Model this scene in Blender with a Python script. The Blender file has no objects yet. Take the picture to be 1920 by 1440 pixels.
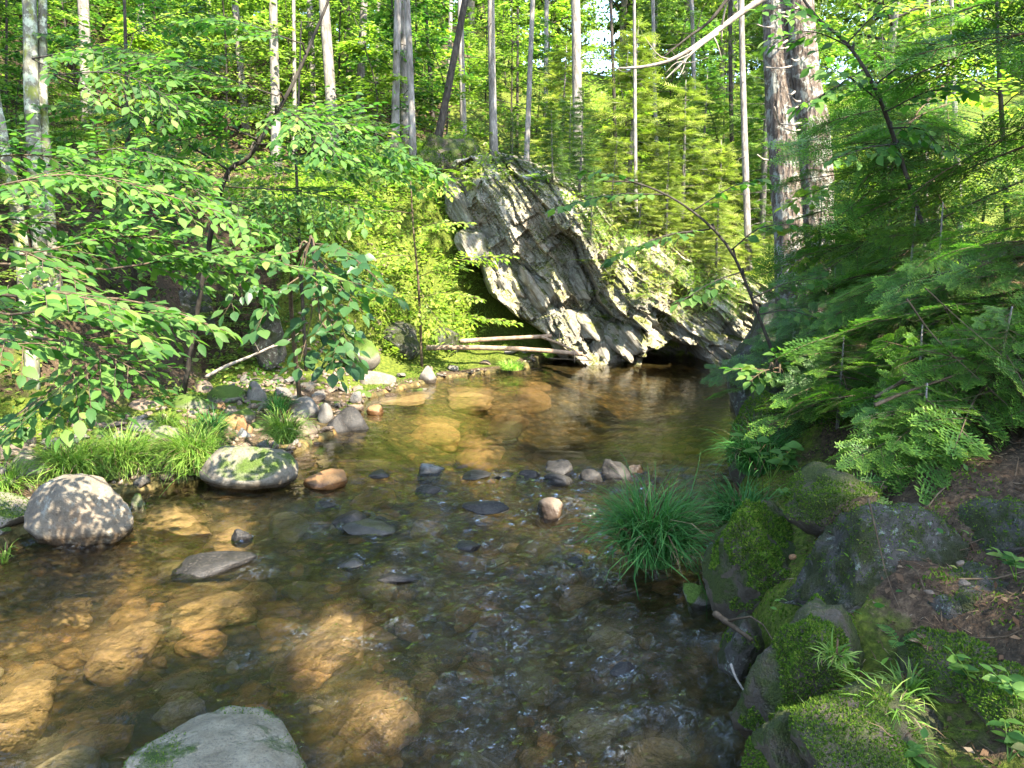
import bpy, math, random, re
import numpy as np
from mathutils import Vector, Matrix

scene = bpy.context.scene
COL = scene.collection
R = math.radians

# ------------------------------------------------------------------ camera, sky, sun, exposure
CAM = np.array((0.0, 0.0, 1.8))
PITCH = R(10.0)
FPX = 1450.0
cam_data = bpy.data.cameras.new('camera')
cam_data.sensor_width = 36.0
cam_data.lens = 36.0 * FPX / 1920.0
cam_data.clip_start = 0.05
cam_data.clip_end = 600.0
cam = bpy.data.objects.new('camera', cam_data)
COL.objects.link(cam)
cam.location = CAM
cam.rotation_euler = (R(90) - PITCH, 0, 0)
scene.camera = cam

SUN_AZ, SUN_EL = R(141), R(49)
S = np.array((math.sin(SUN_AZ) * math.cos(SUN_EL), math.cos(SUN_AZ) * math.cos(SUN_EL), math.sin(SUN_EL)))
world = bpy.data.worlds.new('World')
scene.world = world
world.use_nodes = True
wn = world.node_tree
sky = wn.nodes.new('ShaderNodeTexSky')
sky.sky_type = 'NISHITA'
sky.sun_disc = False
sky.sun_elevation = SUN_EL
sky.sun_rotation = SUN_AZ
wn.nodes['Background'].inputs['Strength'].default_value = 0.15
wn.links.new(sky.outputs[0], wn.nodes['Background'].inputs['Color'])

sun_data = bpy.data.lights.new('sun', 'SUN')
sun_data.energy = 3.5
sun_data.angle = R(0.5)
sun_data.color = (1.0, 0.91, 0.75)
sun = bpy.data.objects.new('sun', sun_data)
COL.objects.link(sun)
sun.rotation_euler = Vector(S).to_track_quat('Z', 'Y').to_euler()
sun.location = (10, -10, 20)

scene.view_settings.view_transform = 'Standard'
scene.view_settings.look = 'None'
scene.view_settings.exposure = 3.2
scene.view_settings.gamma = 1.0
scene.view_settings.use_curve_mapping = False
scene.render.engine = 'CYCLES'
cy = scene.cycles
cy.max_bounces = 8
cy.diffuse_bounces = 3
cy.glossy_bounces = 3
cy.transmission_bounces = 5
cy.transparent_max_bounces = 6
cy.use_denoising = True
cy.sample_clamp_indirect = 8.0
cy.volume_bounces = 0
cy.caustics_reflective = False
cy.caustics_refractive = False

# ------------------------------------------------------------------ pixel helpers (photo is 1920 x 1440)
_c, _s = math.cos(PITCH), math.sin(PITCH)

def ray(u, v):
    a, b = (u - 960) / FPX, (v - 720) / FPX
    return np.array((a, _c - b * _s, -_s - b * _c))

def at(u, v, t):
    """World point seen at photo pixel (u, v) at depth t along the view axis."""
    return CAM + ray(u, v) * t

def onz(u, v, z=0.0):
    d = ray(u, v)
    return CAM + d * ((z - CAM[2]) / d[2])

def project(P):
    """Photo pixel and depth of world points."""
    D = np.asarray(P, float) - CAM
    t = D[..., 1] * _c - D[..., 2] * _s
    up = D[..., 1] * _s + D[..., 2] * _c
    return 960 + FPX * D[..., 0] / t, 720 - FPX * up / t, t

# ------------------------------------------------------------------ noise
def _hash(i, j, k, seed):
    n = (i.astype(np.int64) * 374761393 + j.astype(np.int64) * 668265263 + k.astype(np.int64) * 2147483647 + seed * 1274126177) & 0xffffffff
    n = ((n ^ (n >> 13)) * 1274126177) & 0xffffffff
    n = ((n ^ (n >> 15)) * 2246822519) & 0xffffffff
    return ((n ^ (n >> 16)) & 0xffff) / 32767.5 - 1.0

def noise3(P, seed=0):
    P = np.asarray(P, float)
    I = np.floor(P).astype(np.int64)
    f = P - I
    f = f * f * f * (f * (f * 6 - 15) + 10)
    out = 0
    for dx in (0, 1):
        wx = f[..., 0] if dx else 1 - f[..., 0]
        for dy in (0, 1):
            wy = f[..., 1] if dy else 1 - f[..., 1]
            for dz in (0, 1):
                wz = f[..., 2] if dz else 1 - f[..., 2]
                out = out + wx * wy * wz * _hash(I[..., 0] + dx, I[..., 1] + dy, I[..., 2] + dz, seed)
    return out

def fbm(P, seed=0, octv=4, gain=.5):
    a, s, o = 1.0, 0.0, 0
    P = np.asarray(P, float)
    for i in range(octv):
        o = o + a * noise3(P, seed + i * 17)
        s += a
        P = P * 2.03 + 3.1
        a *= gain
    return o / s

def xy(x, y, z=0.0):
    return np.stack([np.asarray(x, float), np.asarray(y, float), np.zeros_like(np.asarray(x, float)) + z], -1)

def sstep(a, b, x):
    t = np.clip((x - a) / (b - a), 0, 1)
    return t * t * (3 - 2 * t)

# ------------------------------------------------------------------ mesh helpers
class Geo:
    """Collects vertices and polygons (any size), a per-vertex float 'rnd', and material slots."""
    def __init__(self):
        self.V, self.P, self.M, self.A, self.n = [], [], [], [], 0

    def add(self, V, F, mi=0, rnd=0.0):
        V = np.asarray(V, float).reshape(-1, 3)
        if not isinstance(F, (list, tuple)):
            F = [F]
        for f in F:
            f = np.asarray(f, np.int64)
            if f.size:
                self.P.append(f + self.n)
                self.M.append(np.full(len(f), mi, np.int32))
        self.V.append(V)
        self.A.append(np.broadcast_to(np.asarray(rnd, float), (len(V),)))
        self.n += len(V)
        return self

    def mesh(self, name, mats, smooth=True):
        me = bpy.data.meshes.new(name)
        V = np.concatenate(self.V).astype(np.float32)
        me.vertices.add(len(V))
        me.vertices.foreach_set('co', V.ravel())
        loops = np.concatenate([p.ravel() for p in self.P]).astype(np.int32)
        tot = np.concatenate([np.full(len(p), p.shape[1], np.int32) for p in self.P])
        start = np.concatenate([[0], np.cumsum(tot)[:-1]]).astype(np.int32)
        me.loops.add(len(loops))
        me.loops.foreach_set('vertex_index', loops)
        me.polygons.add(len(tot))
        me.polygons.foreach_set('loop_start', start)
        me.polygons.foreach_set('loop_total', tot)
        me.polygons.foreach_set('material_index', np.concatenate(self.M))
        me.polygons.foreach_set('use_smooth', np.full(len(tot), bool(smooth)))
        at_ = me.attributes.new('rnd', 'FLOAT', 'POINT')
        at_.data.foreach_set('value', np.concatenate(self.A).astype(np.float32))
        for m in (mats if isinstance(mats, (list, tuple)) else [mats]):
            me.materials.append(m)
        me.update(calc_edges=True)
        return me

    def build(self, name, mats, parent=None, smooth=True, origin=None):
        if origin is not None:
            self.V = [v - np.asarray(origin) for v in self.V]
        return link(name, self.mesh(name, mats, smooth), parent, origin if parent is None else None)

def link(name, me, parent=None, loc=None):
    o = bpy.data.objects.new(name, me)
    COL.objects.link(o)
    if parent is not None:
        o.parent = parent
    if loc is not None:
        o.location = loc
    return o

def tag(o, label=None, cat=None, group=None, kind=None):
    if label: o['label'] = label
    if cat: o['category'] = cat
    if group: o['group'] = group
    if kind: o['kind'] = kind
    return o

def thing(name, label, cat, loc=(0, 0, 0), group=None):
    o = bpy.data.objects.new(name, None)
    o.empty_display_size = .1
    COL.objects.link(o)
    o.location = loc
    return tag(o, label, cat, group, 'thing')

def dup(root, loc, rotz=0.0, scale=1.0, label=None, group=None):
    r = root.copy()
    COL.objects.link(r)
    r.location = loc
    r.rotation_euler = (0, 0, rotz)
    r.scale = (scale,) * 3 if np.isscalar(scale) else scale
    if label: r['label'] = label
    if group: r['group'] = group
    for ch in list(root.children):
        c = ch.copy()
        COL.objects.link(c)
        c.parent = r
        for g in ch.children:
            d = g.copy()
            COL.objects.link(d)
            d.parent = c
    return r

USED, MARKS = set(), {}
def short_name(label):
    return re.split(r' (?:behind|beside|in|under|at|with|of|on|above|near|nearest|carrying|between|amid|off|standing|lying|rising|below|overrun|breaking|touching|alone|right|left|where|whose|ending|just|amongst|high|far|from|and|for|set|by) ', label + ' ')[0].strip()
def landmark(kind, label, x, y):
    n = short_name(label)
    if 2 < len(n.split()) <= 6: MARKS.setdefault(kind, {}).setdefault(n, []).append((x, y))
def own_label(kind, head, x, y, tail=''):
    """A label that places one of many alike things by its nearest telling neighbour."""
    L = sorted((math.hypot(x - q[0][0], y - q[0][1]), n, q[0]) for n, q in MARKS.get(kind, {}).items() if len(q) == 1)
    opts = []
    for d, n, (a, b) in L[:26]:
        if d < .02: continue
        dx, dy = x - a * y / b if kind == 'tree' else x - a, y - b
        rel = ('right of' if dx > 0 else 'left of') if abs(dx) > abs(dy) * .8 else ('behind' if dy > 0 else 'in front of')
        opts.append(f'{head} {rel} the {n}{tail}')
        if d > .6: opts.append(f'{head} some way {rel} the {n}{tail}')
    opts = [o for o in opts if len(o.split()) <= 16] or [head + tail]
    for o in opts:
        if o not in USED:
            USED.add(o); return o
    return opts[0]

def norm(v):
    v = np.asarray(v, float)
    return v / (np.linalg.norm(v, axis=-1, keepdims=True) + 1e-9)

def frames(X, N):
    """Rotation matrices (columns = x along X, y, z close to N)."""
    X = norm(X)
    Y = norm(np.cross(N, X))
    Z = np.cross(X, Y)
    return np.stack([X, Y, Z], -1)

def scatter(geo, tmpl, pos, rot, scale, mi=0, rnd=0.0, tmpl_rnd=None):
    """Adds len(pos) transformed copies of template (V, [F...]) to geo."""
    V, Fs = tmpl
    V = np.asarray(V, float)
    pos = np.asarray(pos, float)
    n, k = len(pos), len(V)
    if n == 0:
        return
    sc = np.asarray(scale, float)
    if sc.ndim == 0: sc = np.full((n, 1, 1), float(sc))
    elif sc.ndim == 1: sc = sc[:, None, None]
    else: sc = sc[:, None, :]
    W = np.einsum('nij,nkj->nki', rot, V[None] * sc) + pos[:, None, :]
    off = (np.arange(n) * k)[:, None, None]
    Fa = [(np.asarray(f)[None] + off).reshape(-1, np.asarray(f).shape[1]) for f in Fs]
    r = np.repeat(np.broadcast_to(np.asarray(rnd, float), (n,)), k)
    if tmpl_rnd is not None:
        r = r + np.tile(tmpl_rnd, n)
    geo.add(W.reshape(-1, 3), Fa, mi, r)

def tube(geo, pts, rad, sides=8, mi=0, rough=0.0, seed=0, cap=True, rnd=0.0):
    pts = np.asarray(pts, float)
    n = len(pts)
    rad = np.broadcast_to(np.asarray(rad, float), (n,))
    T = norm(np.gradient(pts, axis=0))
    ref = np.array((0., 0, 1)) if abs(T[0][2]) < .8 else np.array((1., 0, 0))
    A = norm(np.cross(T, ref))
    B = np.cross(T, A)
    th = np.arange(sides) * 2 * math.pi / sides
    ring = A[:, None] * np.cos(th)[None, :, None] + B[:, None] * np.sin(th)[None, :, None]
    rr = rad[:, None]
    if rough:
        P0 = pts[:, None] + ring * rad[:, None, None]
        rr = rr * (1 + rough * fbm(P0 / max(rad.max(), .01) * .9 + seed * 7.3, seed, 3))
    V = pts[:, None] + ring * (rr[..., None] if rough else rad[:, None, None])
    i = np.arange(n - 1)[:, None] * sides
    j = np.arange(sides)[None]
    jn = (j + 1) % sides
    F = np.stack([i + j, i + jn, i + sides + jn, i + sides + j], -1).reshape(-1, 4)
    V = V.reshape(-1, 3)
    Fs = [F]
    if cap:
        V = np.concatenate([V, pts[:1], pts[-1:]])
        jj = np.arange(sides)
        Fs.append(np.stack([np.full(sides, n * sides), (jj + 1) % sides, jj], -1))
        b = (n - 1) * sides
        Fs.append(np.stack([np.full(sides, n * sides + 1), b + jj, b + (jj + 1) % sides], -1))
    geo.add(V, Fs, mi, rnd)

def curve_pts(ctrl, n=12):
    """Catmull-Rom through control points."""
    C = np.asarray(ctrl, float)
    if len(C) == 2:
        return C[0] + (C[1] - C[0]) * np.linspace(0, 1, n)[:, None]
    P = np.concatenate([[2 * C[0] - C[1]], C, [2 * C[-1] - C[-2]]])
    s = np.linspace(0, len(C) - 1 - 1e-6, n)
    k = s.astype(int)
    f = (s - k)[:, None]
    p0, p1, p2, p3 = P[k], P[k + 1], P[k + 2], P[k + 3]
    return .5 * (2 * p1 + (p2 - p0) * f + (2 * p0 - 5 * p1 + 4 * p2 - p3) * f ** 2 + (3 * p1 - p0 - 3 * p2 + p3) * f ** 3)

_ico = {}
def ico(level):
    if level not in _ico:
        import bmesh
        bm = bmesh.new()
        bmesh.ops.create_icosphere(bm, subdivisions=level, radius=1.0)
        V = np.array([v.co[:] for v in bm.verts])
        F = np.array([[v.index for v in f.verts] for f in bm.faces])
        bm.free()
        _ico[level] = (V, F)
    return _ico[level]

def rock_shape(seed, level=4, facets=9, rough=.10, fine=.025, flat=.55):
    """A unit boulder: sphere cut by random planes, softened, with noise relief."""
    rg = np.random.default_rng(seed)
    V, F = ico(level)
    V = V.copy()
    D = norm(rg.normal(size=(facets, 3)))
    h = rg.uniform(flat, .95, facets)
    for d, hh in zip(D, h):
        over = V @ d - hh
        V = V - np.where(over > 0, over * .88, 0)[:, None] * d
    N = norm(V)
    V = V + N * (rough * fbm(V * 1.7 + seed, seed, 4))[:, None]
    V = V + N * (fine * fbm(V * 7 + seed, seed + 5, 3))[:, None]
    V -= (V.max(0) + V.min(0)) / 2
    V /= (V.max(0) - V.min(0)).max(0) / 2
    return V, F

# ------------------------------------------------------------------ material helpers
class M:
    def __init__(self, name):
        self.m = bpy.data.materials.new(name)
        self.m.use_nodes = True
        self.nt = self.m.node_tree
        self.nt.nodes.clear()
        self.out = self.n('OutputMaterial')
        self._co = None

    def n(self, t, **kw):
        nd = self.nt.nodes.new('ShaderNode' + t)
        for k, v in kw.items():
            setattr(nd, k, v)
        return nd

    def l(self, a, b):
        self.nt.links.new(a, b)
        return self

    def put(self, sock, v):
        if hasattr(v, 'is_linked') or hasattr(v, 'links'):
            self.nt.links.new(v, sock)
        elif isinstance(v, (tuple, list)) and len(v) == 3 and sock.type == 'RGBA':
            sock.default_value = (*v, 1)
        else:
            sock.default_value = v

    def co(self):
        if self._co is None:
            self._co = self.n('TexCoord').outputs['Object']
        return self._co

    def noise(self, scale, detail=4, rough=.55, co=None, dist=0.0):
        nd = self.n('TexNoise')
        self.l(co or self.co(), nd.inputs['Vector'])
        nd.inputs['Scale'].default_value = scale
        nd.inputs['Detail'].default_value = detail
        nd.inputs['Roughness'].default_value = rough
        nd.inputs['Distortion'].default_value = dist
        return nd.outputs['Fac']

    def voro(self, scale, co=None, feature='F1', out='Distance', rnd=1.0):
        nd = self.n('TexVoronoi', feature=feature)
        self.l(co or self.co(), nd.inputs['Vector'])
        nd.inputs['Scale'].default_value = scale
        nd.inputs['Randomness'].default_value = rnd
        return nd.outputs[out]

    def ramp(self, fac, stops, interp='LINEAR'):
        nd = self.n('ValToRGB')
        cr = nd.color_ramp
        cr.interpolation = interp
        while len(cr.elements) < len(stops):
            cr.elements.new(.5)
        for e, (p, c) in zip(cr.elements, stops):
            e.position = p
            e.color = (*c, 1) if isinstance(c, (tuple, list)) else (c, c, c, 1)
        self.put(nd.inputs['Fac'], fac)
        return nd.outputs['Color']

    def mix(self, fac, a, b, mode='MIX'):
        nd = self.n('Mix', data_type='RGBA', blend_type=mode)
        self.put(nd.inputs[0], fac)
        self.put(nd.inputs[6], a)
        self.put(nd.inputs[7], b)
        return nd.outputs[2]

    def math(self, op, a, b=0.0, clamp=False):
        nd = self.n('Math', operation=op)
        nd.use_clamp = clamp
        self.put(nd.inputs[0], a)
        self.put(nd.inputs[1], b)
        return nd.outputs[0]

    def mapping(self, scale=(1, 1, 1), rot=(0, 0, 0), co=None):
        nd = self.n('Mapping')
        self.l(co or self.co(), nd.inputs['Vector'])
        nd.inputs['Scale'].default_value = scale
        nd.inputs['Rotation'].default_value = rot
        return nd.outputs['Vector']

    def attr(self, name, out='Fac'):
        return self.n('Attribute', attribute_name=name).outputs[out]

    def obj_random(self):
        return self.n('ObjectInfo').outputs['Random']

    def nz(self):
        g = self.n('NewGeometry')
        s = self.n('SeparateXYZ')
        self.l(g.outputs['Normal'], s.inputs[0])
        return s.outputs['Z']

    def bump(self, h, strength=.5, dist=.02, normal=None):
        nd = self.n('Bump')
        nd.inputs['Strength'].default_value = strength
        nd.inputs['Distance'].default_value = dist
        self.put(nd.inputs['Height'], h)
        if normal is not None:
            self.l(normal, nd.inputs['Normal'])
        return nd.outputs['Normal']

    def principled(self, color, rough=.8, normal=None, spec=.3, **kw):
        nd = self.n('BsdfPrincipled')
        self.put(nd.inputs['Base Color'], color)
        self.put(nd.inputs['Roughness'], rough)
        self.put(nd.inputs['Specular IOR Level'], spec)
        if normal is not None:
            self.l(normal, nd.inputs['Normal'])
        return nd.outputs[0]

    def done(self, shader):
        self.l(shader, self.out.inputs['Surface'])
        return self.m
# ------------------------------------------------------------------ materials
def leaf_mat(name, stops, trans_gain=(1.6, 2.0, .9), tr=.45, rough=.42, spec=.35, own=True):
    m = M(name)
    r = m.math('FRACT', m.math('ADD', m.attr('rnd'), m.obj_random())) if own else m.attr('rnd')
    col = m.ramp(r, stops)
    big = m.noise(1.3, 2)
    hs = m.n('HueSaturation')
    m.l(col, hs.inputs['Color'])
    m.put(hs.inputs['Value'], m.math('ADD', m.math('MULTIPLY', big, 1.1), .45))
    col = hs.outputs['Color']
    p = m.principled(col, rough, None, spec)
    t = m.n('BsdfTranslucent')
    m.put(t.inputs['Color'], m.mix(1.0, col, (*[g for g in trans_gain],), 'MULTIPLY'))
    mx = m.n('MixShader')
    mx.inputs[0].default_value = tr
    m.l(p, mx.inputs[1])
    m.l(t.outputs[0], mx.inputs[2])
    return m.done(mx.outputs[0])

MAT = {}
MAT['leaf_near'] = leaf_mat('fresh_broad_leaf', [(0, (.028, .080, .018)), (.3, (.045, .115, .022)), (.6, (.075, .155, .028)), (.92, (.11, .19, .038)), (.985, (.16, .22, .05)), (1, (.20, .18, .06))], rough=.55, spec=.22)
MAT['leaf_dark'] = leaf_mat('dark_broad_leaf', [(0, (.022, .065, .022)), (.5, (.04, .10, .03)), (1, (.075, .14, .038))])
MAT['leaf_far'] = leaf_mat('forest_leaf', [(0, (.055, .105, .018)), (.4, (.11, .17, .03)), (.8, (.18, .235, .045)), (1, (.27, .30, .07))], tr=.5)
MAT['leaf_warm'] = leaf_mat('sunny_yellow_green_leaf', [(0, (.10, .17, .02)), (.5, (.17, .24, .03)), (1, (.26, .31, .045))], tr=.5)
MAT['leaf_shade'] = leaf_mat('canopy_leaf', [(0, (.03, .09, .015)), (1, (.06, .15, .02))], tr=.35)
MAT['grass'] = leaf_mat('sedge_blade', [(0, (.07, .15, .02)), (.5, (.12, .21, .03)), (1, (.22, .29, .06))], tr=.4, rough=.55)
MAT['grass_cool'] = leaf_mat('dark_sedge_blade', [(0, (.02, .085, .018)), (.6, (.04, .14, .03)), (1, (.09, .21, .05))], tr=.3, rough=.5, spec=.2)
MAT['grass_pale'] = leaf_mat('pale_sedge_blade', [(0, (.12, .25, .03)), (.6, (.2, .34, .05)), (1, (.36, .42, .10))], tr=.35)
MAT['needle'] = leaf_mat('fir_needle', [(0, (.03, .085, .016)), (.35, (.055, .135, .022)), (.65, (.10, .20, .028)), (1, (.22, .33, .04))], tr=.35, rough=.5, own=False)
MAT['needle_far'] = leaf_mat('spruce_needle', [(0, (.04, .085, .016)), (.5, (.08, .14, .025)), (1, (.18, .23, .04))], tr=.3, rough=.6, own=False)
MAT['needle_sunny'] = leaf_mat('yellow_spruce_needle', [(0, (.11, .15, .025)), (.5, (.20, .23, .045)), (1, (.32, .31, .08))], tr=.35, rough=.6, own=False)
MAT['moss_tuft'] = leaf_mat('moss_tuft', [(0, (.03, .065, .008)), (.4, (.06, .12, .012)), (.75, (.10, .17, .018)), (1, (.15, .18, .03))], tr=.2, rough=.8, spec=.1)
MAT['litter'] = leaf_mat('dead_leaf', [(0, (.045, .026, .015)), (.5, (.10, .062, .036)), (.85, (.15, .105, .062)), (1, (.19, .15, .10))], trans_gain=(1, .9, .8), tr=.15, rough=.8, spec=.1)

def bark(name, c0, c1, c2, scale=14, stretch=.18, depth=.03, lichen=None, moss=None):
    m = M(name)
    mp = m.mapping((1, 1, stretch))
    a = m.noise(scale, 6, .65, mp)
    v = m.voro(scale * 1.4, mp, 'F1')
    col = m.ramp(a, [(.3, c0), (.5, c1), (.72, c2)])
    big = m.noise(2.2, 3)
    col = m.mix(m.ramp(big, [(.35, 0), (.7, .55)]), col, c0)
    if lichen:
        li = m.ramp(m.noise(9, 5, .7), [(.50, 0), (.57, 1)])
        col = m.mix(li, col, lichen)
    if moss:
        mo = m.ramp(m.noise(5, 5, .7, m.mapping((1, 1, .6))), [(.52, 0), (.6, .9)])
        col = m.mix(mo, col, moss)
    h = m.math('ADD', m.math('MULTIPLY', v, .7), a)
    return m.done(m.principled(col, .9, m.bump(h, .9, depth), .15))

MAT['bark_grey'] = bark('grey_bark', (.07, .06, .05), (.17, .155, .135), (.30, .28, .25), 18, .25, .015)
MAT['bark_lichen'] = bark('lichened_bark', (.06, .055, .04), (.17, .16, .12), (.30, .29, .23), 20, .35, .01, lichen=(.36, .38, .28), moss=(.14, .16, .03))
MAT['bark_big'] = bark('furrowed_bark', (.035, .026, .02), (.12, .092, .072), (.26, .22, .185), 20, .32, .05, lichen=(.24, .235, .2))
MAT['bark_dark'] = bark('dark_bark', (.018, .015, .012), (.045, .038, .03), (.09, .08, .065), 22, .3, .008)
MAT['twig'] = bark('brown_twig', (.04, .028, .018), (.09, .065, .04), (.16, .12, .08), 40, .4, .002)
MAT['dead_wood'] = bark('bleached_dead_wood', (.14, .115, .09), (.28, .24, .195), (.42, .37, .31), 18, .1, .008)
MAT['log'] = bark('bare_log_wood', (.13, .085, .055), (.26, .18, .12), (.38, .28, .20), 16, .5, .008)

def rock_mat(name, c0, c1, c2, speck=(.07, .06, .05), moss=None, moss_lo=.35, moss_amt=.55, lichen=None, scale=3.0, rough=.8, bump=.6, wet=None, stain=None, spec=.3):
    m = M(name)
    a = m.noise(scale, 7, .62)
    col = m.ramp(a, [(.3, c0), (.5, c1), (.7, c2)])
    fine = m.noise(scale * 22, 3, .7)
    col = m.mix(m.ramp(fine, [(.34, .75), (.48, 0)]), col, speck)
    col = m.mix(m.ramp(fine, [(.60, 0), (.72, .45)]), col, c2)
    if stain:
        col = m.mix(m.ramp(m.noise(scale * .8, 5, .6, m.mapping((1.3, .9, 1.1))), [(.5, 0), (.68, .8)]), col, stain)
    if lichen:
        li = m.ramp(m.noise(scale * 4.2, 7, .78), [(.55, 0), (.62, .75)])
        col = m.mix(li, col, lichen)
    r_ = rough
    h = m.math('ADD', a, m.math('MULTIPLY', fine, .25))
    cr = m.math('SUBTRACT', 1.0, m.ramp(m.voro(scale * 1.1, m.mapping((1, 1.4, .8)), 'DISTANCE_TO_EDGE'), [(0, 1), (.03, 0)]))
    if moss:
        k = m.math('MULTIPLY', m.ramp(m.nz(), [(moss_lo, 0), (min(1, moss_lo + .4), 1)]), m.ramp(m.noise(scale * 1.1, 6, .68), [(1 - moss_amt - .05, 0), (1 - moss_amt + .06, 1)]))
        mc = m.ramp(m.noise(scale * 25, 4, .7), [(.3, tuple(x * .45 for x in moss)), (.7, moss)])
        col = m.mix(k, col, mc)
        h = m.math('ADD', h, m.math('MULTIPLY', k, m.noise(scale * 30, 3)))
    if wet is not None:
        g = m.n('NewGeometry'); sx = m.n('SeparateXYZ'); m.l(g.outputs['Position'], sx.inputs[0])
        wz = m.ramp(m.math('ADD', sx.outputs['Z'], m.math('MULTIPLY', m.math('SUBTRACT', a, .5), wet * 1.6)), [(0, 1), (wet, 1), (wet * 1.7, 0)])
        col = m.mix(wz, col, m.mix(1.0, col, (.34, .30, .26), 'MULTIPLY'))
        r_ = m.ramp(wz, [(0, rough), (1, .22)])
    return m.done(m.principled(col, r_, m.bump(h, bump, .03), spec))

MAT['granite'] = rock_mat('pale_granite', (.075, .062, .045), (.135, .115, .085), (.20, .175, .135), scale=2.6, wet=.05, lichen=(.26, .26, .21), stain=(.15, .10, .06), bump=.9)
MAT['granite_moss'] = rock_mat('mossy_granite', (.075, .064, .048), (.135, .118, .092), (.20, .18, .145), moss=(.06, .095, .012), moss_lo=.2, moss_amt=.5, scale=2.6, wet=.05)
MAT['granite_front'] = rock_mat('greenish_granite', (.10, .088, .058), (.19, .172, .12), (.28, .26, .195), moss=(.055, .10, .012), moss_lo=.3, moss_amt=.46, scale=4.6, wet=.04, stain=(.09, .065, .035), bump=1.0)
MAT['stone_grey'] = rock_mat('grey_stone', (.075, .066, .055), (.125, .112, .095), (.2, .185, .16), scale=5, wet=.04)
MAT['stone_brown'] = rock_mat('brown_stone', (.08, .055, .038), (.145, .105, .072), (.23, .18, .13), scale=5, wet=.04)
MAT['stone_moss'] = rock_mat('moss_topped_stone', (.075, .07, .05), (.13, .115, .09), (.2, .18, .14), moss=(.08, .13, .015), moss_lo=.05, moss_amt=.66, scale=4)
MAT['stone_orange'] = rock_mat('rusty_stone', (.10, .05, .02), (.19, .10, .04), (.29, .17, .075), scale=4, wet=.035)
MAT['stone_wet'] = rock_mat('wet_dark_stone', (.010, .0095, .009), (.021, .020, .019), (.042, .040, .039), scale=4, rough=.42, spec=.12)
MAT['stone_blue'] = rock_mat('wet_blue_grey_stone', (.055, .057, .058), (.10, .105, .105), (.17, .18, .175), scale=4, rough=.3, wet=.04, moss=(.06, .10, .02), moss_lo=.3, moss_amt=.3)
MAT['bank_rock'] = rock_mat('lichened_bank_rock', (.022, .02, .016), (.055, .05, .04), (.11, .105, .085), moss=(.045, .055, .012), moss_lo=-.3, moss_amt=.52, lichen=(.25, .285, .235), scale=6.5, bump=1.0)
MAT['moss_rock'] = rock_mat('moss_covered_rock', (.03, .024, .016), (.06, .048, .03), (.11, .09, .06), moss=(.05, .07, .010), moss_lo=-.35, moss_amt=.55, scale=4.0, bump=.9)

def bed_stone_mat(name, stops):
    m = M(name)
    r = m.obj_random()
    base = m.ramp(r, stops, 'CONSTANT')
    a = m.noise(6, 6, .65)
    col = m.mix(m.ramp(a, [(.35, .7), (.62, 0)]), base, (.09, .07, .03))
    col = m.mix(m.ramp(m.noise(30, 3), [(.55, 0), (.75, .35)]), col, (.5, .4, .25))
    return m.done(m.principled(col, .7, m.bump(a, .5, .02), .2))
MAT['bed_stone'] = bed_stone_mat('submerged_stone', [(0, (.38, .19, .055)), (.25, (.28, .17, .06)), (.45, (.45, .27, .095)), (.62, (.20, .17, .085)), (.8, (.36, .30, .17)), (.9, (.11, .10, .065)), (1, (.27, .29, .2))])
MAT['bed_amber'] = bed_stone_mat('submerged_amber_stone', [(0, (.36, .215, .085)), (.4, (.42, .285, .125)), (.75, (.31, .205, .095))])

def schist(name, dip=0.0):
    m = M(name)
    # thin layers: the noise is squeezed across the bedding
    mp = m.mapping((1.2, 1.2, 14), (0, 0, 0), m.mapping((1, 1, 1), (0, R(-dip), 0)) if dip else None)
    lay = m.noise(1.6, 7, .7, mp, .6)
    big = m.noise(1.4, 5, .65)
    col = m.ramp(lay, [(.28, (.035, .030, .022)), (.37, (.19, .168, .13)), (.50, (.33, .30, .24)), (.72, (.46, .425, .355))])
    col = m.mix(m.ramp(big, [(.38, .55), (.56, 0)]), col, (.07, .062, .046))
    rust = m.ramp(m.noise(1.7, 4), [(.54, 0), (.70, .55)])
    col = m.mix(rust, col, (.24, .155, .085))
    li = m.ramp(m.noise(11, 6, .75), [(.55, 0), (.61, .7)])
    col = m.mix(li, col, (.30, .31, .25))
    k = m.math('MULTIPLY', m.ramp(m.nz(), [(.15, 0), (.6, 1)]), m.ramp(m.noise(2.6, 6, .7), [(.42, 0), (.54, 1)]))
    col = m.mix(k, col, m.ramp(m.noise(40, 3), [(.3, (.05, .055, .012)), (.7, (.14, .15, .03))]))
    h = m.math('ADD', lay, m.math('MULTIPLY', m.noise(18, 5, .75), .6))
    return m.done(m.principled(col, .8, m.bump(h, 1.0, .06), .25))
MAT['schist'] = schist('layered_grey_schist')
MAT['schist_face'] = schist('dipping_grey_schist', 48)

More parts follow.
